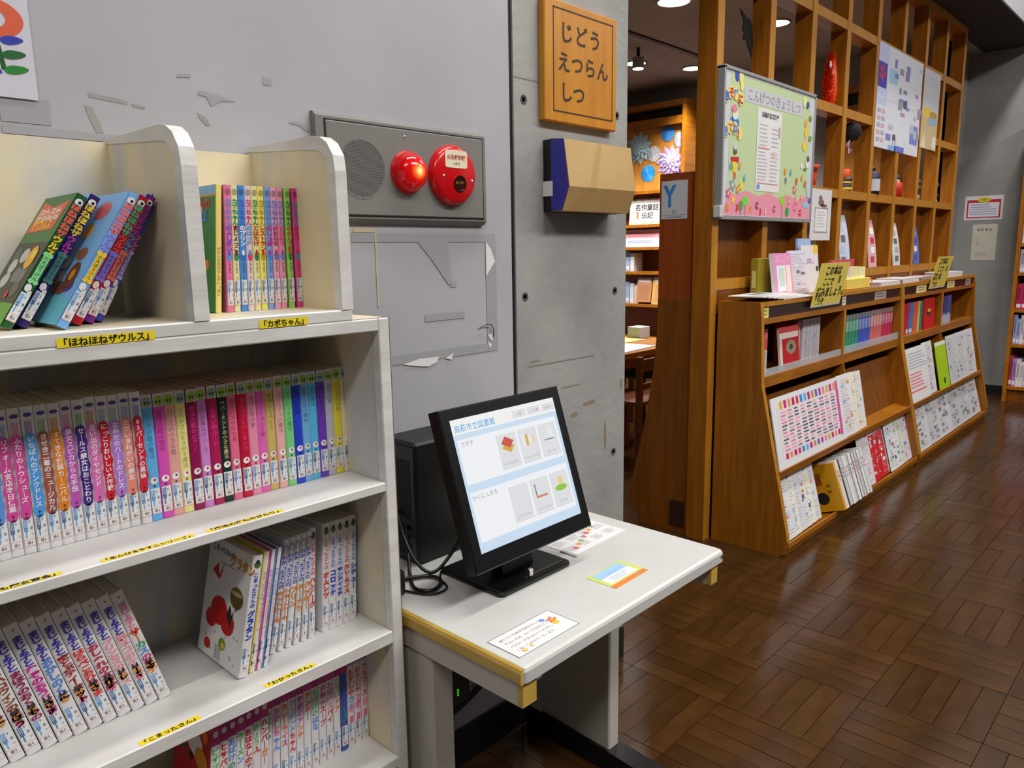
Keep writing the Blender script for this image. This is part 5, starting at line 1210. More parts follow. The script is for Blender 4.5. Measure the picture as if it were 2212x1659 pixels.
def yellow_sign(label, x, y, w, h, lines):
    sgn = thing('yellow_notice', (x, y, 1.100), label, 'notice', 'yellow laminated notices on the racks')
    ang = -0.21
    o = MB().box(-w/2, w/2, 0, 0.003, 0, h, mat('yellow_paper', (250, 230, 104), 0.3)).build('sheet', sgn, local=True); o.rotation_euler = (-ang, 0, 0)
    b = MB(); q = b.plane((-w/2, 0, 0), XR, ZR); q.rect(0.0, w, 0.0, h*0.05, C((226, 222, 190)))
    for t, xx_, zz_, s_ in lines: q.text(t, w*xx_, h*zz_, s_, C((66, 58, 30)), 'l', 0.04, 0.0008)
    q.rect(w*0.72, w*0.80, h*0.52, h*0.70, C((130, 110, 50)))
    o2 = b.build('print', sgn, local=True); o2.rotation_euler = (-ang, 0, 0)
yellow_sign('yellow laminated notice hanging over the near rack edge', 3.905, 1.498, 0.375, 0.222, [('この本は', 0.20, 0.74, 0.052), ('ここで', 0.20, 0.50, 0.045), ('読みましょう。', 0.06, 0.24, 0.055), ('どうぞ', 0.06, 0.06, 0.040)])
yellow_sign('yellow laminated notice hanging over the far rack edge', 5.905, 1.498, 0.375, 0.222, [('この本は', 0.14, 0.78, 0.050), ('ここで', 0.20, 0.54, 0.045), ('読む 本', 0.06, 0.28, 0.055), ('どうぞ', 0.06, 0.06, 0.042)])
# yellow display box of pocket leaflets
lbx = thing('leaflet_box', (4.52, 1.60, TZ), 'low yellow box packed with small cream leaflets on rack top', 'leaflet box')
b = MB(); b.rbox(4.33, 4.69, 1.545, 1.66, TZ+0.0004, TZ+0.060, mat('yellow_box', (240, 214, 96), 0.4), 0.003); b.build('tray', lbx)
for i in range(4):
    b = MB(); b.box(4.345+i*0.085, 4.420+i*0.085, 1.560+0.004*i, 1.640, TZ+0.060, TZ+0.125-0.004*(i % 2), C(((240, 226, 200), (246, 236, 190), (246, 240, 170), (250, 244, 196))[i])); pk = b.build('leaflet_pack', lbx)
    b = MB(); q = b.plane((4.345+i*0.085, 1.560+0.004*i, TZ+0.06), XR, ZR); q.vtext('ことり', 0.036, 0.060, 0.016, C((190, 180, 130)), 0.0, 0.0006); b.build('pack_print', pk)
b = MB(); b.rbox(4.34, 4.70, 1.645, 1.662, TZ+0.060, TZ+0.165, C((190, 74, 90)), 0.002); b.build('header_card', lbx)
for i, (x, w, rgb, lb, zc) in enumerate(((4.78, 0.15, (214, 60, 70), 'small red and white packet right of the yellow box', 0.045), (4.68, 0.10, (240, 200, 110), 'orange-cream packet leaning behind the yellow box', 0.11))):
    o = MB().rbox(x-w/2, x+w/2, 1.585+0.09*i, 1.625+0.07*i, TZ+0.0004, TZ+zc, C(rgb), 0.003).build('packet', None, origin=(x, 1.6, TZ)); tag(o, lb, 'packet')
    b = MB(); b.plane((x-w/2, 1.585+0.09*i, TZ), XR, ZR).rect(w*0.1, w*0.8, zc*0.5, zc*0.85, C((238, 230, 230))); b.build('print', o)
for i, (x, y, w, d, n, lb) in enumerate(((5.00, 1.60, 0.36, 0.15, 5, 'flat pale green-white leaflet pile at end of near rack'), (5.42, 1.61, 0.34, 0.16, 6, 'flat white leaflet pile at the start of far rack'), (6.00, 1.64, 0.30, 0.12, 4, 'flat pile of leaflets beside the far yellow notice'), (6.55, 1.62, 0.42, 0.16, 7, 'flat lilac-white leaflet pile at far end of far rack'))):
    t = thing('leaflet_pile', (x, y, TZ), lb, 'leaflet pile')
    for k in range(n):
        w1 = w-0.012*(k % 2); dx = rz.uniform(-0.012, 0.012)
        b = MB(); b.box(x-w1/2+dx, x+w1/2+dx, y-d/2, y+d/2, TZ+0.0003+0.005*k, TZ+0.0048+0.005*k, C(((228, 232, 228), (232, 232, 236), (222, 214, 226))[(k+i) % 3])); b.build('leaflet', t)
# brochures standing in the lattice cells
CZ = 1.258
broch = [(4.30, 0.16, 0.30, (240, 236, 206), 'cream and yellow brochure curling in the cell behind the leaflets'), (4.80, 0.17, 0.33, (206, 216, 240), 'blue and white brochure with animals standing in a lattice cell'), (5.29, 0.16, 0.31, (232, 180, 190), 'pink and red brochure standing in a lattice cell'),
         (5.78, 0.16, 0.30, (226, 226, 230), 'grey-white brochure standing in a lattice cell'), (6.24, 0.15, 0.31, (90, 120, 206), 'blue-topped brochure standing in the second last lattice cell')]
for i, (x, w, h, rgb, lb) in enumerate(broch):
    b = MB(); n = 8; V = []; F = []
    for k in range(n+1):
        f = k/n; yy = 1.742+0.045*f*f; zz = CZ+h*f
        V += [(x-w/2+0.03*(1-f)**2, yy, zz), (x+w/2+0.02*(1-f)**2, yy, zz), (x-w/2+0.03*(1-f)**2, yy+0.004, zz), (x+w/2+0.02*(1-f)**2, yy+0.004, zz)]
    for k in range(n):
        a = 4*k; F += [(a, a+1, a+5, a+4), (a+3, a+2, a+6, a+7), (a+2, a, a+4, a+6), (a+1, a+3, a+7, a+5)]
    F += [(0, 2, 3, 1), (4*n, 4*n+1, 4*n+3, 4*n+2)]
    b.mesh(V, F, C(rgb, 0.35)); o = b.build('brochure', None, origin=(x, 1.75, CZ)); tag(o, lb, 'brochure', 'brochures standing in the lattice cells')
    b = MB()
    rr = random.Random(i+3)
    for k in range(4):
        f0 = 0.10+0.2*k; f1 = f0+0.13; cc = (((240, 200, 90), (190, 160, 200)), ((120, 110, 110), (190, 200, 230)), ((206, 60, 80), (246, 246, 246)), ((110, 110, 116), (180, 180, 190)), ((70, 90, 190), (230, 230, 236)))[i][k % 2]
        x0 = x-w/2+0.03+0.05*rr.random(); b.poly([(x0, 1.7412+0.045*f0*f0, CZ+h*f0), (x0+0.07, 1.7412+0.045*f0*f0, CZ+h*f0), (x0+0.07, 1.7412+0.045*f1*f1, CZ+h*f1), (x0, 1.7412+0.045*f1*f1, CZ+h*f1)], C(cc))
    b.build('print', o)

# ================================================================== ON THE LATTICE
# ---- green bulletin board
bb = thing('bulletin_board', (3.64, 1.70, 1.53), 'white-framed green bulletin board decorated with paper flowers', 'bulletin board')
QX0, QX1, QZ0, QZ1, QY = 3.145, 4.130, 1.532, 2.182, 1.695
b = MB(); b.box(QX0, QX1, QY, 1.7268, QZ0, QZ1, mat('white_board', (214, 216, 220), 0.3)); b.build('panel', bb)
for (x0, x1, z0, z1) in ((QX0-0.006, QX1+0.006, QZ1-0.012, QZ1+0.004), (QX0-0.006, QX1+0.006, QZ0-0.004, QZ0+0.016), (QX0-0.006, QX0+0.008, QZ0, QZ1), (QX1-0.008, QX1+0.006, QZ0, QZ1)):
    b = MB(); b.rbox(x0, x1, QY-0.006, 1.7265, z0, z1, mat('alu_frame', (176, 178, 182), 0.35, metal=0.5), 0.002); b.build('frame_rail', bb)
b = MB(); b.rbox(QX0-0.022, QX0+0.006, QY-0.012, 1.72, QZ0+0.003, QZ0+0.055, mat('white_bracket', (206, 206, 208), 0.4), 0.003); b.build('bracket', bb)
b = MB(); q = b.plane((QX0, QY, QZ0), XR, ZR); q.rect(0.060, 0.930, 0.020, 0.630, mat('green_paper', (194, 214, 164), 0.6), 0.0008); gp = b.build('green_backing', bb)
b = MB(); q = b.plane((QX0, QY, QZ0), XR, ZR); top = [(0.965-0.06*i, 0.120+0.012*math.sin(i*1.7)) for i in range(16)]; q.poly([(0.02, 0.016), (0.965, 0.016)]+top, mat('pink_paper', (236, 150, 172), 0.6), 0.0016); b.build('pink_ground', bb)
b = MB(); q = b.plane((QX0, QY, QZ0), XR, ZR); q.rect(0.190, 0.830, 0.525, 0.592, mat('title_paper', (206, 206, 212), 0.5), 0.0014); q.text('こんげつのきょうしつ', 0.51, 0.538, 0.058, C((150, 150, 164)), 'c', 0.0, 0.002); b.build('title_banner', bb)
b = MB(); q = b.plane((QX0, QY, QZ0), XR, ZR); q.rect(0.325, 0.585, 0.135, 0.515, PAPER, 0.0022); q.text('読書感想文講座', 0.46, 0.478, 0.026, C((96, 96, 110)), 'c', 0.03, 0.003)
q.lines(0.35, 0.44, 0.45, 0.34, 6, C((196, 196, 206)), 0.3, 0.3, 0.0028); q.lines(0.48, 0.57, 0.44, 0.34, 5, C((190, 190, 200)), 0.3, 0.3, 0.0028); q.lines(0.34, 0.45, 0.325, 0.18, 9, C((196, 190, 200)), 0.3, 0.3, 0.0028); q.lines(0.47, 0.57, 0.325, 0.18, 8, C((196, 192, 200)), 0.3, 0.3, 0.0028)
q.rect(0.34, 0.46, 0.332, 0.337, C((226, 120, 120)), 0.003); q.rect(0.34, 0.57, 0.170, 0.174, C((226, 130, 130)), 0.003); q.disc(0.51, 0.315, 0.018, 0.013, C((244, 190, 160)), 0.003); q.rect(0.34, 0.37, 0.145, 0.165, C((100, 160, 230)), 0.003); q.rect(0.555, 0.57, 0.395, 0.445, C((200, 150, 160)), 0.003)
b.build('programme_sheet', bb)
for t, zc, cs in (('あそびに', 0.520, ((60, 110, 210), (214, 60, 50), (90, 150, 230), (214, 60, 50))), ('きてね！', 0.372, ((110, 140, 214), (226, 120, 50), (90, 140, 220), (214, 60, 50)))):
    for i, ch in enumerate(t):
        b = MB(); q = b.plane((QX0, QY, QZ0), XR, ZR); dz = 0.014*math.sin(math.pi*(i+0.3)/3.6)*2
        q.disc(0.022+0.042*i, zc+dz, 0.026, 0.030, C((246, 226, 130)), 0.003+0.0002*i, 12); q.text(ch, 0.022+0.042*i, zc+dz-0.018, 0.046, C(cs[i]), 'c', 0.05, 0.0042+0.0002*i); b.build('letter_cutout', bb)
def cut(fn, nm='paper_cutout'):
    b = MB(); q = b.plane((QX0, QY, QZ0), XR, ZR); fn(q); b.build(nm, bb)
# plain cut-paper shapes along the two sides
cut(lambda q: (q.disc(0.115, 0.625, 0.022, 0.026, C((60, 80, 190)), 0.003), q.disc(0.150, 0.622, 0.020, 0.030, C((244, 232, 130)), 0.0034), q.disc(0.160, 0.585, 0.016, 0.022, C((244, 230, 150)), 0.0032)), 'flower_bud')
cut(lambda q: (q.disc(0.100, 0.420, 0.042, 0.030, C((50, 110, 200)), 0.003), q.disc(0.105, 0.455, 0.026, 0.022, C((236, 232, 232)), 0.0034), q.disc(0.095, 0.480, 0.024, 0.018, C((240, 130, 170)), 0.0036)))
cut(lambda q: (q.disc(0.115, 0.320, 0.020, 0.016, C((200, 214, 226)), 0.0034), q.disc(0.115, 0.298, 0.018, 0.014, C((120, 84, 60)), 0.0032), q.poly([(0.075, 0.272), (0.155, 0.276), (0.150, 0.252), (0.085, 0.248)], C((206, 40, 44)), 0.003), q.poly([(0.088, 0.252), (0.132, 0.252), (0.126, 0.205), (0.104, 0.205)], C((246, 214, 50)), 0.0032), q.disc(0.118, 0.192, 0.010, 0.016, C((226, 110, 50)), 0.0034)))
cut(lambda q: (q.disc(0.845, 0.600, 0.020, 0.030, C((244, 236, 150)), 0.003), q.disc(0.885, 0.590, 0.018, 0.018, C((60, 90, 190)), 0.0034), q.disc(0.925, 0.528, 0.018, 0.016, C((150, 150, 70)), 0.003)), 'flower_bud')
cut(lambda q: (q.disc(0.872, 0.500, 0.018, 0.020, C((240, 170, 70)), 0.003), q.disc(0.882, 0.455, 0.024, 0.026, C((246, 212, 50)), 0.003), q.disc(0.866, 0.385, 0.024, 0.026, C((246, 214, 60)), 0.003), q.disc(0.888, 0.420, 0.018, 0.024, C((240, 190, 190)), 0.0032)))
cut(lambda q: q.disc(0.930, 0.428, 0.026, 0.014, C((110, 180, 60)), 0.003, 14, 0.4), 'paper_leaf')
cut(lambda q: (q.disc(0.915, 0.305, 0.024, 0.030, C((240, 236, 228)), 0.003), q.disc(0.918, 0.322, 0.018, 0.016, C((110, 84, 70)), 0.0034), q.disc(0.842, 0.282, 0.016, 0.014, C((240, 238, 232)), 0.003), q.disc(0.886, 0.268, 0.020, 0.008, C((70, 160, 60)), 0.0032)))
cut(lambda q: (q.poly([(0.905, 0.190), (0.925, 0.195), (0.965, 0.110), (0.945, 0.105)], C((190, 220, 240)), 0.003), q.disc(0.900, 0.196, 0.012, 0.014, C((50, 90, 180)), 0.0034), q.disc(0.962, 0.112, 0.012, 0.016, C((56, 76, 180)), 0.0034)))
cut(lambda q: (q.rect(0.880, 0.945, 0.072, 0.100, C((150, 206, 236)), 0.003),), 'paper_basket')
fl = [((0.100, 0.150), (150, 160, 220), 0.030), ((0.062, 0.112), (226, 90, 150), 0.024), ((0.150, 0.132), (226, 150, 80), 0.022), ((0.182, 0.150), (246, 220, 60), 0.024), ((0.110, 0.085), (246, 214, 60), 0.022), ((0.705, 0.098), (236, 140, 170), 0.022), ((0.770, 0.160), (240, 120, 160), 0.028), ((0.800, 0.110), (246, 170, 190), 0.028), ((0.780, 0.068), (240, 110, 160), 0.024), ((0.850, 0.045), (206, 50, 60), 0.022), ((0.860, 0.125), (246, 180, 190), 0.020)]
for i, ((fx, fz), c, r_) in enumerate(fl): cut(lambda q: q.flower(fx, fz, r_, C(c), C((246, 226, 120)), 0.0030+0.0002*(i % 4)), 'paper_flower')
for i, (fx, fz, c) in enumerate(((0.230, 0.085, (120, 220, 80)), (0.630, 0.098, (150, 220, 60)), (0.690, 0.045, (40, 170, 70)), (0.185, 0.060, (120, 150, 90)))): cut(lambda q: (q.disc(fx, fz, 0.030 if i < 2 else 0.022, 0.024, C(c), 0.0026, 14), q.rect(fx-0.003, fx+0.003, 0.012, fz, C((90, 150, 70)), 0.0024)), 'paper_leaf')
dg = [(0.080, 0.235, '6', (100, 180, 200)), (0.165, 0.240, '8', (240, 170, 70)), (0.215, 0.190, '6', (110, 190, 190)), (0.650, 0.245, '8', (240, 160, 60)), (0.715, 0.245, '6', (100, 180, 200)), (0.855, 0.225, '6', (240, 160, 60)), (0.790, 0.205, '8', (220, 100, 50)), (0.895, 0.195, '0', (240, 140, 50)), (0.060, 0.050, '8', (240, 150, 50)), (0.150, 0.052, '3', (226, 60, 60)), (0.290, 0.052, '0', (246, 170, 50)), (0.350, 0.068, 'C', (120, 70, 120)), (0.390, 0.040, '3', (226, 60, 80)), (0.540, 0.058, 'C', (190, 100, 180)), (0.660, 0.200, '9', (130, 140, 180)), (0.440, 0.045, '1', (240, 226, 230))]
for fx, fz, ch, c in dg: cut(lambda q: q.text(ch, fx, fz-0.016, 0.042, C(c), 'c', 0.06, 0.0036), 'number_cutout')

# ---- posters pinned on the lattice front
def poster(name, x0, x1, z0, z1, y, label, prn, base=(222, 224, 236)):
    o = MB().box(x0, x1, y, y+0.0015, z0, z1, C(base, 0.4)).build(name, None, origin=((x0+x1)/2, y, z0)); tag(o, label, 'poster')
    b = MB(); prn(b.plane((x0, y, z0), XR, ZR), x1-x0, z1-z0); b.build('print', o); return o
def prNews(q, w, h):
    rr = random.Random(12)
    q.rect(0, w*0.20, h*0.42, h, C((196, 206, 240))); q.rect(0.0, w*0.18, h*0.58, h*0.82, C((60, 50, 170)), 0.0006); q.flower(w*0.09, h*0.72, 0.06, C((206, 50, 80)), C((120, 40, 110)), 0.0009)
    q.rect(w*0.24, w*0.42, h*0.66, h*0.80, C((160, 206, 232)), 0.0006); q.rect(0, w, h*0.48, h*0.50, C((226, 216, 220)), 0.0006)
    for i in range(26):
        x0 = w*(0.22+0.72*rr.random()); z0 = h*(0.04+0.86*rr.random()); q.rect(x0, x0+w*(0.05+0.06*rr.random()), z0, z0+h*(0.03+0.07*rr.random()), C(((130, 130, 190), (150, 152, 160), (190, 192, 206), (90, 90, 96), (186, 140, 190), (120, 140, 206))[rr.randrange(6)]), 0.0007+0.00002*i)
    for j in range(5):
        for i in range(2): q.rect(w*(0.03+0.09*i), w*(0.10+0.09*i), h*(0.06+0.07*j), h*(0.10+0.07*j), C(((176, 176, 184), (220, 170, 176))[(i+j) % 2]), 0.0007)
    q.rect(w*0.44, w*0.66, 0, h*0.06, C((110, 120, 210)), 0.0008); q.rect(w*0.78, w*0.97, h*0.12, h*0.32, C((120, 136, 210)), 0.0008); q.rect(w*0.30, w*0.46, h*0.0, h*0.05, C((130, 180, 236)), 0.0008)
poster('news_poster', 5.135, 6.028, 2.016, 2.640, 1.7255, 'large white and blue poster of many small pictures on lattice', prNews)
def prScape(q, w, h):
    q.rect(0, w, h*0.42, h, C((206, 208, 216))); q.rect(0, w, 0, h*0.42, C((206, 184, 140))); q.disc(w*0.3, h*0.46, w*0.25, h*0.07, C((236, 206, 60)), 0.0007); q.disc(w*0.7, h*0.45, w*0.25, h*0.05, C((196, 150, 70)), 0.0008)
    q.poly([(w*0.4, h*0.30), (w*0.95, h*0.34), (w*0.9, h*0.42), (w*0.4, h*0.42)], C((150, 180, 196)), 0.0009); q.poly([(0, 0), (w*0.35, 0), (w*0.2, h*0.2)], C((232, 214, 170)), 0.0009); q.rect(w*0.72, w*0.95, h*0.02, h*0.18, C((224, 222, 220)), 0.001); q.lines(w*0.1, w*0.9, h*0.92, h*0.8, 3, C((190, 190, 200)), 0.3)
poster('landscape_poster', 6.074, 6.464, 2.090, 2.630, 1.7255, 'narrow landscape poster with grey sky right of the large poster', prScape, (214, 212, 214))
def prBear(q, w, h):
    q.rect(w*0.22, w*0.80, h*0.18, h*0.62, C((236, 236, 238))); 
    for x0, x1, z0, z1 in ((0.20, 0.22, 0.16, 0.64), (0.80, 0.82, 0.16, 0.64), (0.18, 0.84, 0.15, 0.17), (0.20, 0.82, 0.62, 0.64)): q.rect(w*x0, w*x1, h*z0, h*z1, C((140, 136, 134)), 0.0006)
    q.disc(w*0.48, h*0.74, w*0.14, h*0.07, C((140, 106, 92)), 0.0007); q.disc(w*0.44, h*0.83, w*0.09, h*0.05, C((150, 112, 96)), 0.0008); q.disc(w*0.62, h*0.68, w*0.16, h*0.03, C((110, 100, 100)), 0.0007)
    q.lines(w*0.30, w*0.74, h*0.58, h*0.24, 6, C((196, 198, 206)), 0.35, 0.3, 0.0007)
o = poster('hanging_notice', 4.212, 4.500, 1.434, 1.716, 1.7235, 'white hanging notice with brown toy drawing below the green board', prBear, (222, 222, 226))
# ---- decorations in the lattice cells
bt = thing('paper_bat', (3.56, 1.80, 2.32), 'black paper bat hanging in the first upper lattice cell', 'decoration')
b = MB(); b.prism([(3.470, 2.500), (3.530, 2.478), (3.580, 2.470), (3.600, 2.440), (3.610, 2.36), (3.600, 2.305), (3.580, 2.330), (3.560, 2.345), (3.545, 2.375), (3.520, 2.370), (3.505, 2.385), (3.520, 2.400), (3.498, 2.420), (3.512, 2.445), (3.495, 2.470)], 'y', 1.800, 1.804, mat('black_felt', (7, 7, 8), 0.9)); b.build('wing', bt)
b = MB(); b.tube([(3.58, 1.802, 2.47), (3.58, 1.802, 2.604)], 0.001, BLK, 5); b.build('thread', bt)
# orange tinsel garland bunched in a cell
tn = thing('orange_garland', (4.52, 1.78, 2.19), 'shiny orange tinsel garland bunched upright in a lattice cell', 'decoration')
rr = random.Random(5)
b = MB(); OT = mat('orange_tinsel', (250, 92, 10), 0.3, rgb2=(226, 60, 6), scale=60)
for k in range(700):
    f = rr.random(); zc = 2.192+0.27*f; rad = 0.075*(0.55+0.45*math.sin(math.pi*min(1, 0.25+0.75*f))); a = rr.random()*2*math.pi; p0 = Vector((4.52+0.01*math.sin(f*9), 1.775, zc)); d = Vector((math.cos(a)*rad, math.sin(a)*rad*0.5, rr.uniform(-0.02, 0.03)))
    s_ = Vector((-math.sin(a), math.cos(a), 0.3))*0.008
    b.poly([p0-s_, p0+s_, p0+d+s_*0.4, p0+d-s_*0.4], OT)
o = b.build('tinsel', tn); o['kind'] = 'stuff'
b = MB(); b.lathe((4.52, 1.775, 2.190), 'z', [(0.0, 0.0), (0.030, 0.004), (0.036, 0.06), (0.034, 0.16), (0.022, 0.24), (0.0, 0.262)], OT, 16); b.build('core', tn, smooth=True)
b = MB(); q = b.plane((4.46, 1.755, 2.40), XR, ZR); q.flower(0, 0, 0.022, C((240, 240, 246)), C((220, 220, 230)), 0.0); b.build('white_bow', tn)
def shelf_thing(name, label, x, parts, z=1.7285, y=1.775, cat='ornament'):
    t = thing(name, (x, y, z), label, cat, 'ornaments standing in the lattice cells')
    for nm, prof, m_ in parts:
        b = MB(); b.lathe((x, y, z), 'z', prof, m_, 18); b.build(nm, t, smooth=True)
    return t
OR_, BK_, NV_, RD_, YL_, WH_ = C((232, 74, 24)), C((30, 28, 30)), C((30, 34, 66)), C((206, 44, 30)), C((220, 176, 60)), C((196, 200, 206))
shelf_thing('paper_cup', 'orange paper cup flaring at the top in a lattice cell', 4.30, [('cup', [(0.0, 0.0), (0.030, 0.0), (0.036, 0.05), (0.040, 0.10), (0.052, 0.118), (0.044, 0.118), (0.030, 0.02), (0.0, 0.02)], OR_), ('foot', [(0.034, 0.0), (0.034, 0.006), (0.028, 0.006)], RD_)])
shelf_thing('witch_doll', 'orange and black striped ornament with pointed orange top', 4.80, [('stripe', [(0.0, 0.0), (0.050, 0.002), (0.050, 0.020), (0.0, 0.020)], YL_), ('body', [(0.046, 0.018), (0.048, 0.045), (0.0, 0.045)], BK_), ('band', [(0.046, 0.045), (0.044, 0.062), (0.0, 0.062)], YL_), ('brim', [(0.052, 0.062), (0.050, 0.078), (0.0, 0.080)], BK_), ('hat', [(0.028, 0.078), (0.036, 0.125), (0.030, 0.128), (0.0, 0.10)], OR_)])
shelf_thing('dark_bottle', 'navy bottle-shaped ornament with white panel in a lattice cell', 5.28, [('body', [(0.0, 0.0), (0.052, 0.0), (0.054, 0.10), (0.046, 0.135), (0.020, 0.150), (0.0, 0.150)], NV_), ('stopper', [(0.018, 0.148), (0.026, 0.158), (0.022, 0.172), (0.0, 0.176)], BK_), ('panel', [(0.0545, 0.02), (0.0548, 0.095)], WH_)])
shelf_thing('red_bottle', 'red bottle-shaped ornament with dark cap in a lattice cell', 5.76, [('body', [(0.0, 0.0), (0.046, 0.0), (0.048, 0.09), (0.034, 0.105), (0.0, 0.105)], RD_), ('neck', [(0.028, 0.104), (0.028, 0.150), (0.0, 0.152)], WH_), ('cap', [(0.030, 0.122), (0.032, 0.150), (0.0, 0.156)], BK_)])
shelf_thing('lantern', 'small dark lantern ornament on pale base in a lattice cell', 6.235, [('base', [(0.0, 0.0), (0.030, 0.0), (0.026, 0.035), (0.0, 0.035)], C((170, 150, 120))), ('body', [(0.030, 0.055), (0.040, 0.075), (0.034, 0.100), (0.0, 0.104)], C((70, 52, 26))), ('top', [(0.034, 0.115), (0.038, 0.140), (0.020, 0.152), (0.0, 0.154)], C((60, 56, 30))), ('stem', [(0.010, 0.034), (0.010, 0.116)], BK_)])
shelf_thing('lantern', 'small dark lantern ornament on white base in last lattice cell', 6.715, [('base', [(0.0, 0.0), (0.026, 0.0), (0.022, 0.022), (0.0, 0.022)], WH_), ('body', [(0.022, 0.020), (0.034, 0.045), (0.026, 0.070), (0.0, 0.072)], BK_), ('stem', [(0.010, 0.070), (0.012, 0.115)], C((70, 60, 30))), ('top', [(0.026, 0.112), (0.034, 0.135), (0.018, 0.155), (0.0, 0.157)], C((56, 54, 40)))])
hw = thing('hanging_spider', (4.83, 1.77, 2.02), 'black and purple puff ornament hanging under a lattice crossbar', 'decoration')
b = MB(); b.lathe((4.87, 1.775, 2.02), 'z', [(0.0, 0.0), (0.045, 0.015), (0.066, 0.055), (0.052, 0.098), (0.0, 0.1175)], mat('black_pompom', (28, 22, 34), 0.9, bump=0.6, bscale=90), 18); b.build('puff', hw, smooth=True)
for a in range(5):
    b = MB(); b.tube([(4.85, 1.765, 2.035), (4.80-0.012*a, 1.755, 2.01-0.006*a), (4.785+0.016*a, 1.75, 1.945+0.006*a)], 0.003, C((196, 160, 190)), 5); b.build('leg', hw)

# ================================================================== FAR WALL AND RIGHT BOOKSHELF
def wall_notice(name, y0, y1, z0, z1, label, prn, base):
    o = MB().box(8.1475, 8.1495, y0, y1, z0, z1, C(base, 0.5)).build(name, None, origin=(8.149, (y0+y1)/2, z0)); tag(o, label, 'notice')
    b = MB(); prn(b.plane((8.1475, y1, z0), (0, -1, 0), ZR), y1-y0, z1-z0); b.build('print', o)
def prRed(q, w, h):
    q.rect(w*0.06, w*0.94, h*0.08, h*0.84, C((190, 44, 60))); q.rect(w*0.10, w*0.90, h*0.13, h*0.72, C((226, 224, 234)), 0.0007); q.disc(w*0.5, h*0.84, w*0.18, h*0.10, C((226, 206, 40)), 0.0009, 20); q.lines(w*0.14, w*0.86, h*0.68, h*0.2, 5, C((160, 160, 196)), 0.4, 0.3, 0.0009); q.text('お願い', w*0.5, h*0.80, 0.024, C((90, 90, 30)), 'c', 0.0, 0.0012)
wall_notice('red_notice', 1.578, 1.886, 1.617, 1.834, 'white notice with red frame and yellow oval on the far wall', prRed, (224, 220, 224))
def prCream(q, w, h): q.text('館内禁煙', w*0.5, h*0.82, 0.026, C((110, 106, 96)), 'c', 0.02, 0.0007, 1.0, 0.3); q.lines(w*0.2, w*0.30, h*0.6, h*0.42, 3, C((150, 146, 136)), 0.4); q.lines(w*0.2, w*0.85, h*0.22, h*0.12, 2, C((176, 172, 160)), 0.4)
wall_notice('cream_notice', 1.604, 1.804, 1.250, 1.577, 'plain cream notice below the red framed one', prCream, (206, 200, 184))
rb = thing('oak_bookshelf', (8.0, 0.85, 0), 'oak bookshelf of pale books at the far right edge', 'bookshelf')
RX0, RX1, RY0, RY1 = 7.86, 8.148, 0.30, 1.395
for y0, y1 in ((RY1-0.03, RY1), (RY0, RY0+0.03)):
    b = MB(); b.box(RX0, RX1-0.010, y0, y1, 0, 2.45, OAKH); b.build('side_panel', rb)
b = MB(); b.box(RX1-0.010, RX1, RY0, RY1, 0.06, 2.44, OAKD); b.build('back_panel', rb)
lev = [0.11, 0.49, 0.80, 1.12, 1.37, 1.72, 2.06, 2.42]
for z in lev:
    b = MB(); b.box(RX0+0.002, RX1-0.010, RY0+0.03, RY1-0.03, z, z+0.028, OAKH); b.build('shelf', rb)
b = MB(); b.box(RX0+0.03, RX0+0.05, RY0+0.03, RY1-0.03, 0, 0.11, OAKD); b.build('plinth', rb)
pal = [(196, 186, 206), (176, 60, 90), (150, 160, 206), (214, 206, 210), (196, 190, 200), (120, 150, 206), (226, 220, 216), (160, 130, 190), (206, 200, 190)]
for li in range(7):
    y = RY1-0.034; k = 0; rr = random.Random(li*7+1)
    while y > 1.12 and k < 9:
        t = 0.022+0.020*rr.random(); h = min(lev[li+1]-lev[li]-0.05, 0.22+0.06*rr.random()); c = (176, 30, 80) if li == 2 else pal[rr.randrange(9)]
        o = MB().box(-0.19, 0, -t+0.001, 0, 0, h, C(c)).build('library_book', None, local=True); o.location = (RX0+0.215, y, lev[li]+0.0285)
        tag(o, '%s book, %s from left on the %s shelf up of right bookshelf' % (cname(c), ORD[k], ORD[li]), 'book', 'books on the right bookshelf')
        b = MB(); b.plane((-0.19, 0, 0), (0, -1, 0), ZR).rect(t*0.1, t*0.85, h*0.06, h*0.2, C((226, 224, 226))).rect(t*0.2, t*0.7, h*0.35, h*0.85, C(tuple(int(v*0.75) for v in c))); b.build('spine_print', o, local=True)
        y -= t; k += 1

# ================================================================== CHILDREN'S READING ROOM
ks = thing('oak_wall_unit', (7.15, 5.0, 0), 'oak wall shelving with paper flowers above, seen past the pier', 'shelving')
KX, KX1, KY0, KY1 = 7.0, 7.345, 4.190, 6.05
for y0, y1 in ((KY0, KY0+0.04), (KY1-0.04, KY1)):
    b = MB(); b.box(KX, KX1, y0, y1, 0, 2.90, OAKH); b.build('side_panel', ks)
b = MB(); b.box(KX, KX1, KY0+0.04, KY1-0.04, 2.845, 2.90, OAKH); b.build('top_rail', ks)
b = MB(); b.box(KX+0.10, KX1, KY0+0.04, KY1-0.04, 2.745, 2.845, BLKM); b.build('vent_slot', ks)
b = MB(); b.box(KX+0.01, KX1, KY0+0.04, KY1-0.04, 2.665, 2.745, OAKH); b.build('middle_rail', ks)
b = MB(); b.box(KX+0.06, KX1, KY0+0.04, KY1-0.04, 2.02, 2.665, mat('light_oak_panel', (206, 142, 62), 0.4, rgb2=(190, 126, 50), scale=4, stretch=(6, 6, 0.7))); b.build('flower_panel', ks)
for z in (1.985, 1.632, 1.392, 1.128, 0.775, 0.40, 0.06):
    b = MB(); b.box(KX, KX1-0.02, KY0+0.04, KY1-0.04, z, z+0.032, OAKH); b.build('shelf', ks)
b = MB(); b.box(KX1-0.02, KX1, KY0+0.04, KY1-0.04, 0.0, 2.02, OAKD); b.build('back_panel', ks)
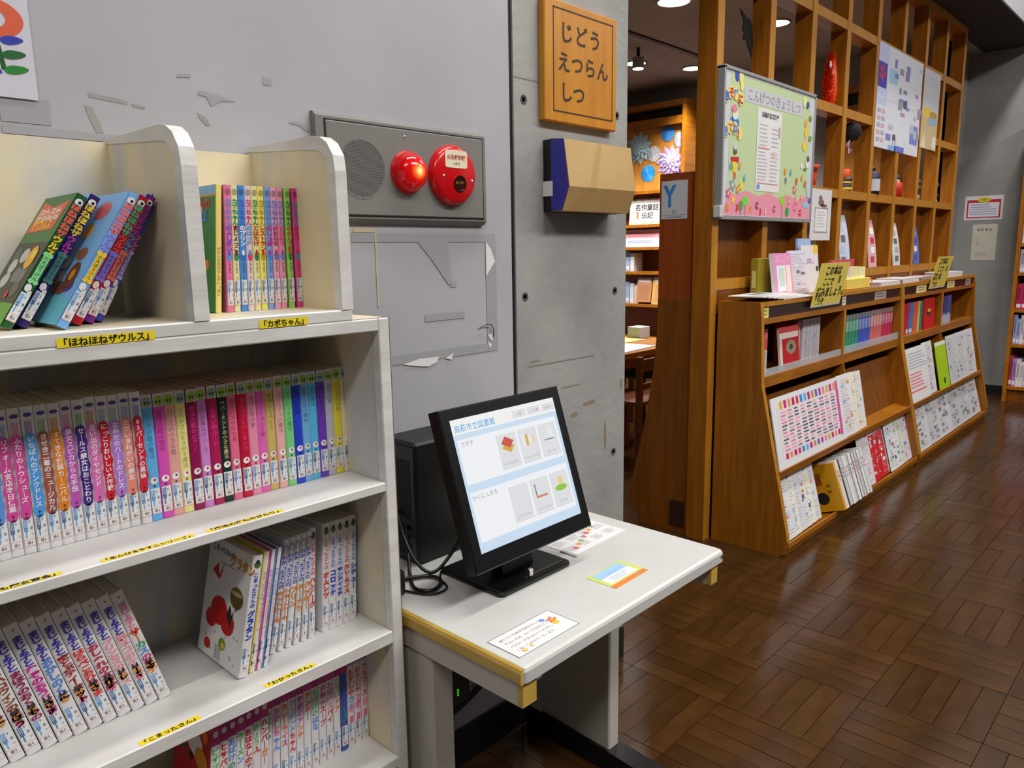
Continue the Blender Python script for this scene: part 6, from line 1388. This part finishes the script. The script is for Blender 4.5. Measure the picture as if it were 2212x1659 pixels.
def rosette(y, z, r, c, label, layers=1, petals=24, sharp=0.15, group='paper flowers on the wall unit'):
    t = thing('paper_flower', (KX+0.06, y, z), label, 'decoration', group)
    for l in range(layers):
        b = MB(); rr_ = r*(1-0.26*l); x0 = KX+0.058-0.012*l; V = [(x0-0.008, y, z)]; n = petals*2
        for i in range(n):
            a = 2*math.pi*i/n+0.2*l; q_ = rr_*(1.0 if i % 2 == 0 else 1-sharp); V.append((x0-(0.0 if i % 2 else 0.005), y+q_*math.cos(a), z+q_*math.sin(a)))
        F = [(0, 1+i, 1+(i+1) % n) for i in range(n)]
        V2 = [(v[0]+0.003, v[1], v[2]) for v in V]; m0 = len(V)
        F += [(m0, m0+1+(i+1) % n, m0+1+i) for i in range(n)] + [(1+i, m0+1+i, m0+1+(i+1) % n, 1+(i+1) % n) for i in range(n)]
        b.mesh(V+V2, F, C(tuple(min(255, int(v*(1+0.05*l))) for v in c))); b.build('petal_ring', t)
rosette(4.430, 2.590, 0.088, (56, 134, 214), 'upper blue pleated paper rosette on the wall unit')
rosette(4.258+0.02, 2.510, 0.082, (206, 208, 222), 'pale rosette nearest the side panel of the wall unit')
rosette(4.600, 2.395, 0.086, (190, 192, 204), 'grey rosette left of the lilac paper flower')
rosette(4.665, 2.200, 0.092, (40, 150, 240), 'bright blue rosette low on the wall unit')
rosette(4.400, 2.300, 0.170, (186, 164, 214), 'large lilac layered paper flower on the wall unit', 4, 11, 0.28)
rosette(4.790, 2.470, 0.170, (176, 210, 226), 'pale blue layered paper flower half hidden by the pier', 3, 11, 0.28)
rosette(4.275, 2.155, 0.070, (70, 30, 130), 'small dark purple paper flower by the lilac one', 2, 9, 0.25)
def kid_sign(y0, y1, z, h, label, prn, base):
    o = MB().box(-0.004, 0, y0-(y0+y1)/2, y1-(y0+y1)/2, 0, h, C(base, 0.4)).build('shelf_sign', None, local=True); o.location = (KX+0.05, (y0+y1)/2, z); o.rotation_euler = (0, 0.12, 0); tag(o, label, 'sign')
    w = y1-y0; b = MB(); prn(b.plane((-0.004, w/2, 0), (0, -1, 0), ZR), w, h); b.build('print', o, local=True)
def prK(q, w, h):
    rr = random.Random(8)
    for i in range(14): q.disc(w*(0.04+0.92*((i*0.37) % 1)), h*(0.95 if i % 2 else 0.05), w*0.035, h*0.04, C(((240, 190, 90), (236, 150, 170), (150, 206, 150), (170, 190, 236))[i % 4]), 0.0006, 8)
    q.rect(w*0.06, w*0.94, h*0.12, h*0.88, C((228, 230, 232)), 0.0007); q.text('名作童話', w*0.52, h*0.56, 0.075, DARK, 'c', 0.02, 0.001); q.text('伝記', w*0.55, h*0.24, 0.075, DARK, 'c', 0.02, 0.001); q.rect(w*0.22, w*0.28, h*0.22, h*0.5, C((214, 120, 70)), 0.001)
kid_sign(4.48, 4.90, 1.666, 0.275, 'white shelf sign with two lines of black writing and dots', prK, (236, 228, 220))
def prK2(q, w, h): q.rect(0, w, h*0.5, h*0.95, C((240, 180, 190))); q.lines(w*0.05, w*0.95, h*0.9, h*0.55, 3, C((226, 120, 140)), 0.5, 0.3, 0.0008); q.lines(w*0.1, w*0.8, h*0.4, h*0.2, 2, C((120, 150, 200)), 0.4)
kid_sign(4.50, 4.96, 1.425, 0.185, 'low pink and white shelf sign under the black-lettered one', prK2, (232, 230, 232))
kb = [(206, 210, 214), (150, 170, 206), (222, 214, 200), (180, 120, 90), (214, 190, 140), (90, 110, 180), (206, 206, 210)]
for row, (z, ys) in enumerate(((1.1605, (4.86, 4.92, 4.98)), (0.8075, (4.44, 4.50, 4.56, 4.80, 4.86, 4.92)), (1.6645, (4.27, 4.33)))):
    for i, y in enumerate(ys):
        c = kb[(i+row*3) % 7]; h = 0.20+0.02*(i % 3)
        o = MB().box(0, 0.16, -0.026, 0.026, 0, h, C(c)).build('library_book', None, local=True); o.location = (KX+0.06, y, z); tag(o, '%s book, %s on the %s wall unit shelf seen past the pier' % (cname(c), ORD[i], ('middle', 'lower', 'upper')[row]), 'book', 'books on the wall unit')
        b = MB(); b.plane((0, 0.026, 0), (0, -1, 0), ZR).rect(0.008, 0.044, 0.02, 0.06, C((226, 226, 228))); b.build('spine_label', o, local=True)
for i, (y, w, h, c, lb) in enumerate(((4.68, 0.19, 0.27, (186, 128, 92), 'tan picture book on a small easel in the wall unit'), (4.44, 0.26, 0.30, (206, 162, 96), 'wide ochre picture book facing out in the wall unit'))):
    o = MB().box(0, 0.012, -w/2, w/2, 0, h, C(c)).build('picture_book', None, local=True); o.location = (KX+0.012-0.006*i, y, 0.8075+0.02*(1-i)); o.rotation_euler = (0, 0.14, 0); tag(o, lb, 'book')
    b = MB(); b.plane((0, w/2, 0), (0, -1, 0), ZR).rect(w*0.1, w*0.9, h*0.8, h*0.95, C((214, 206, 210))).rect(w*0.15, w*0.85, h*0.1, h*0.7, C(tuple(int(v*0.93) for v in c))); b.build('cover_picture', o, local=True)
# a second wall unit glimpsed through the lattice
k2 = thing('oak_wall_unit', (7.18, 2.55, 0), 'oak wall unit with dark slot glimpsed through the lattice cells', 'shelving')
b = MB(); b.box(7.10, 7.345, 2.20, 2.66, 2.72, 2.78, OAKH); b.build('top_rail', k2)
b = MB(); b.box(7.16, 7.345, 2.20, 2.66, 2.62, 2.72, BLKM); b.build('vent_slot', k2)
b = MB(); b.box(7.11, 7.345, 2.20, 2.66, 2.55, 2.62, OAKH); b.build('middle_rail', k2)
b = MB(); b.box(7.15, 7.345, 2.20, 2.66, 0.0, 2.55, MATS['light_oak_panel']); b.build('panel', k2)
for y in (2.17, 2.66): b = MB(); b.box(7.08, 7.345, y, y+0.03, 0, 2.80, OAKH); b.build('side_panel', k2)
# table, chair and stool
tb = thing('reading_table', (4.6, 3.25, 0), 'light wooden reading table past the concrete pier', 'table')
b = MB(); rounded_slab(b, 3.95, 5.15, 2.935, 3.55, 0.660, 0.700, 0.02, OAKH, 0.004); b.build('table_top', tb)
for x, y in ((4.0, 3.0), (5.05, 3.0), (4.0, 3.45), (5.05, 3.45)): b = MB(); b.box(x, x+0.05, y, y+0.05, 0, 0.66, OAKD); b.build('leg', tb)
b = MB(); b.box(4.05, 5.05, 3.01, 3.03, 0.58, 0.66, OAKD); b.build('apron', tb)
for i, (x, y, w, d, z, c, lb, a) in enumerate(((4.42, 3.12, 0.52, 0.26, 0.7003, (236, 238, 244), 'blank white sheet lying on the reading table', 0.1), (4.80, 3.40, 0.36, 0.22, 0.7003, (222, 214, 120), 'yellow and green open booklet at the back of table', 0.0))):
    o = MB().box(-w/2, w/2, -d/2, d/2, 0, 0.004, C(c)).build('table_paper', None, local=True); o.location = (x, y, z); o.rotation_euler = (0, 0, a); tag(o, lb, 'paper')
    b = MB(); b.plane((-w/2, -d/2, 0.004), XR, YR).rect(w*0.1, w*0.45, d*0.2, d*0.8, C((190, 214, 190) if i else (244, 246, 250))); b.build('print', o, local=True)
o = MB().rbox(5.0, 5.14, 3.36, 3.48, 0.7003, 0.79, C((190, 194, 194)), 0.003).build('paper_tray', None, origin=(5.07, 3.42, 0.70)); tag(o, 'grey paper tray at the far end of the reading table', 'tray')
ch = thing('wooden_chair', (4.18, 2.80, 0), 'dark wooden chair tucked at the near side of the table', 'chair')
CHW = mat('chair_wood', (112, 58, 22), 0.4)
for x, y, h in ((4.02, 2.70, 0.72), (4.36, 2.70, 0.72), (4.02, 3.04, 0.40), (4.36, 3.04, 0.40)):
    b = MB(); b.rbox(x-0.022, x+0.022, y-0.018, y+0.018, 0, h, CHW, 0.005); b.build('leg', ch)
b = MB(); rounded_slab(b, 3.99, 4.39, 2.68, 3.06, 0.40, 0.425, 0.03, CHW, 0.005); b.build('seat', ch)
for z0, z1 in ((0.62, 0.70), (0.50, 0.54)): b = MB(); b.rbox(4.042, 4.338, 2.69, 2.71, z0, z1, CHW, 0.004); b.build('back_rail', ch)
b = MB(); b.rbox(4.04, 4.34, 2.695, 2.705, 0.18, 0.21, CHW, 0.002); b.build('stretcher', ch)
stl = thing('black_stool', (4.72, 3.16, 0), 'black round stool under the reading table', 'stool')
b = MB(); b.lathe((4.72, 3.16, 0), 'z', [(0.0, 0.46), (0.15, 0.46), (0.165, 0.475), (0.165, 0.50), (0.15, 0.515), (0.0, 0.52)], BLKM, 24); b.build('seat', stl, smooth=True)
for a in range(4): 
    aa = math.pi/4+a*math.pi/2; b = MB(); b.tube([(4.72+0.12*math.cos(aa), 3.16+0.12*math.sin(aa), 0.46), (4.72+0.17*math.cos(aa), 3.16+0.17*math.sin(aa), 0.0)], 0.013, BLKM, 8); b.build('leg', stl)
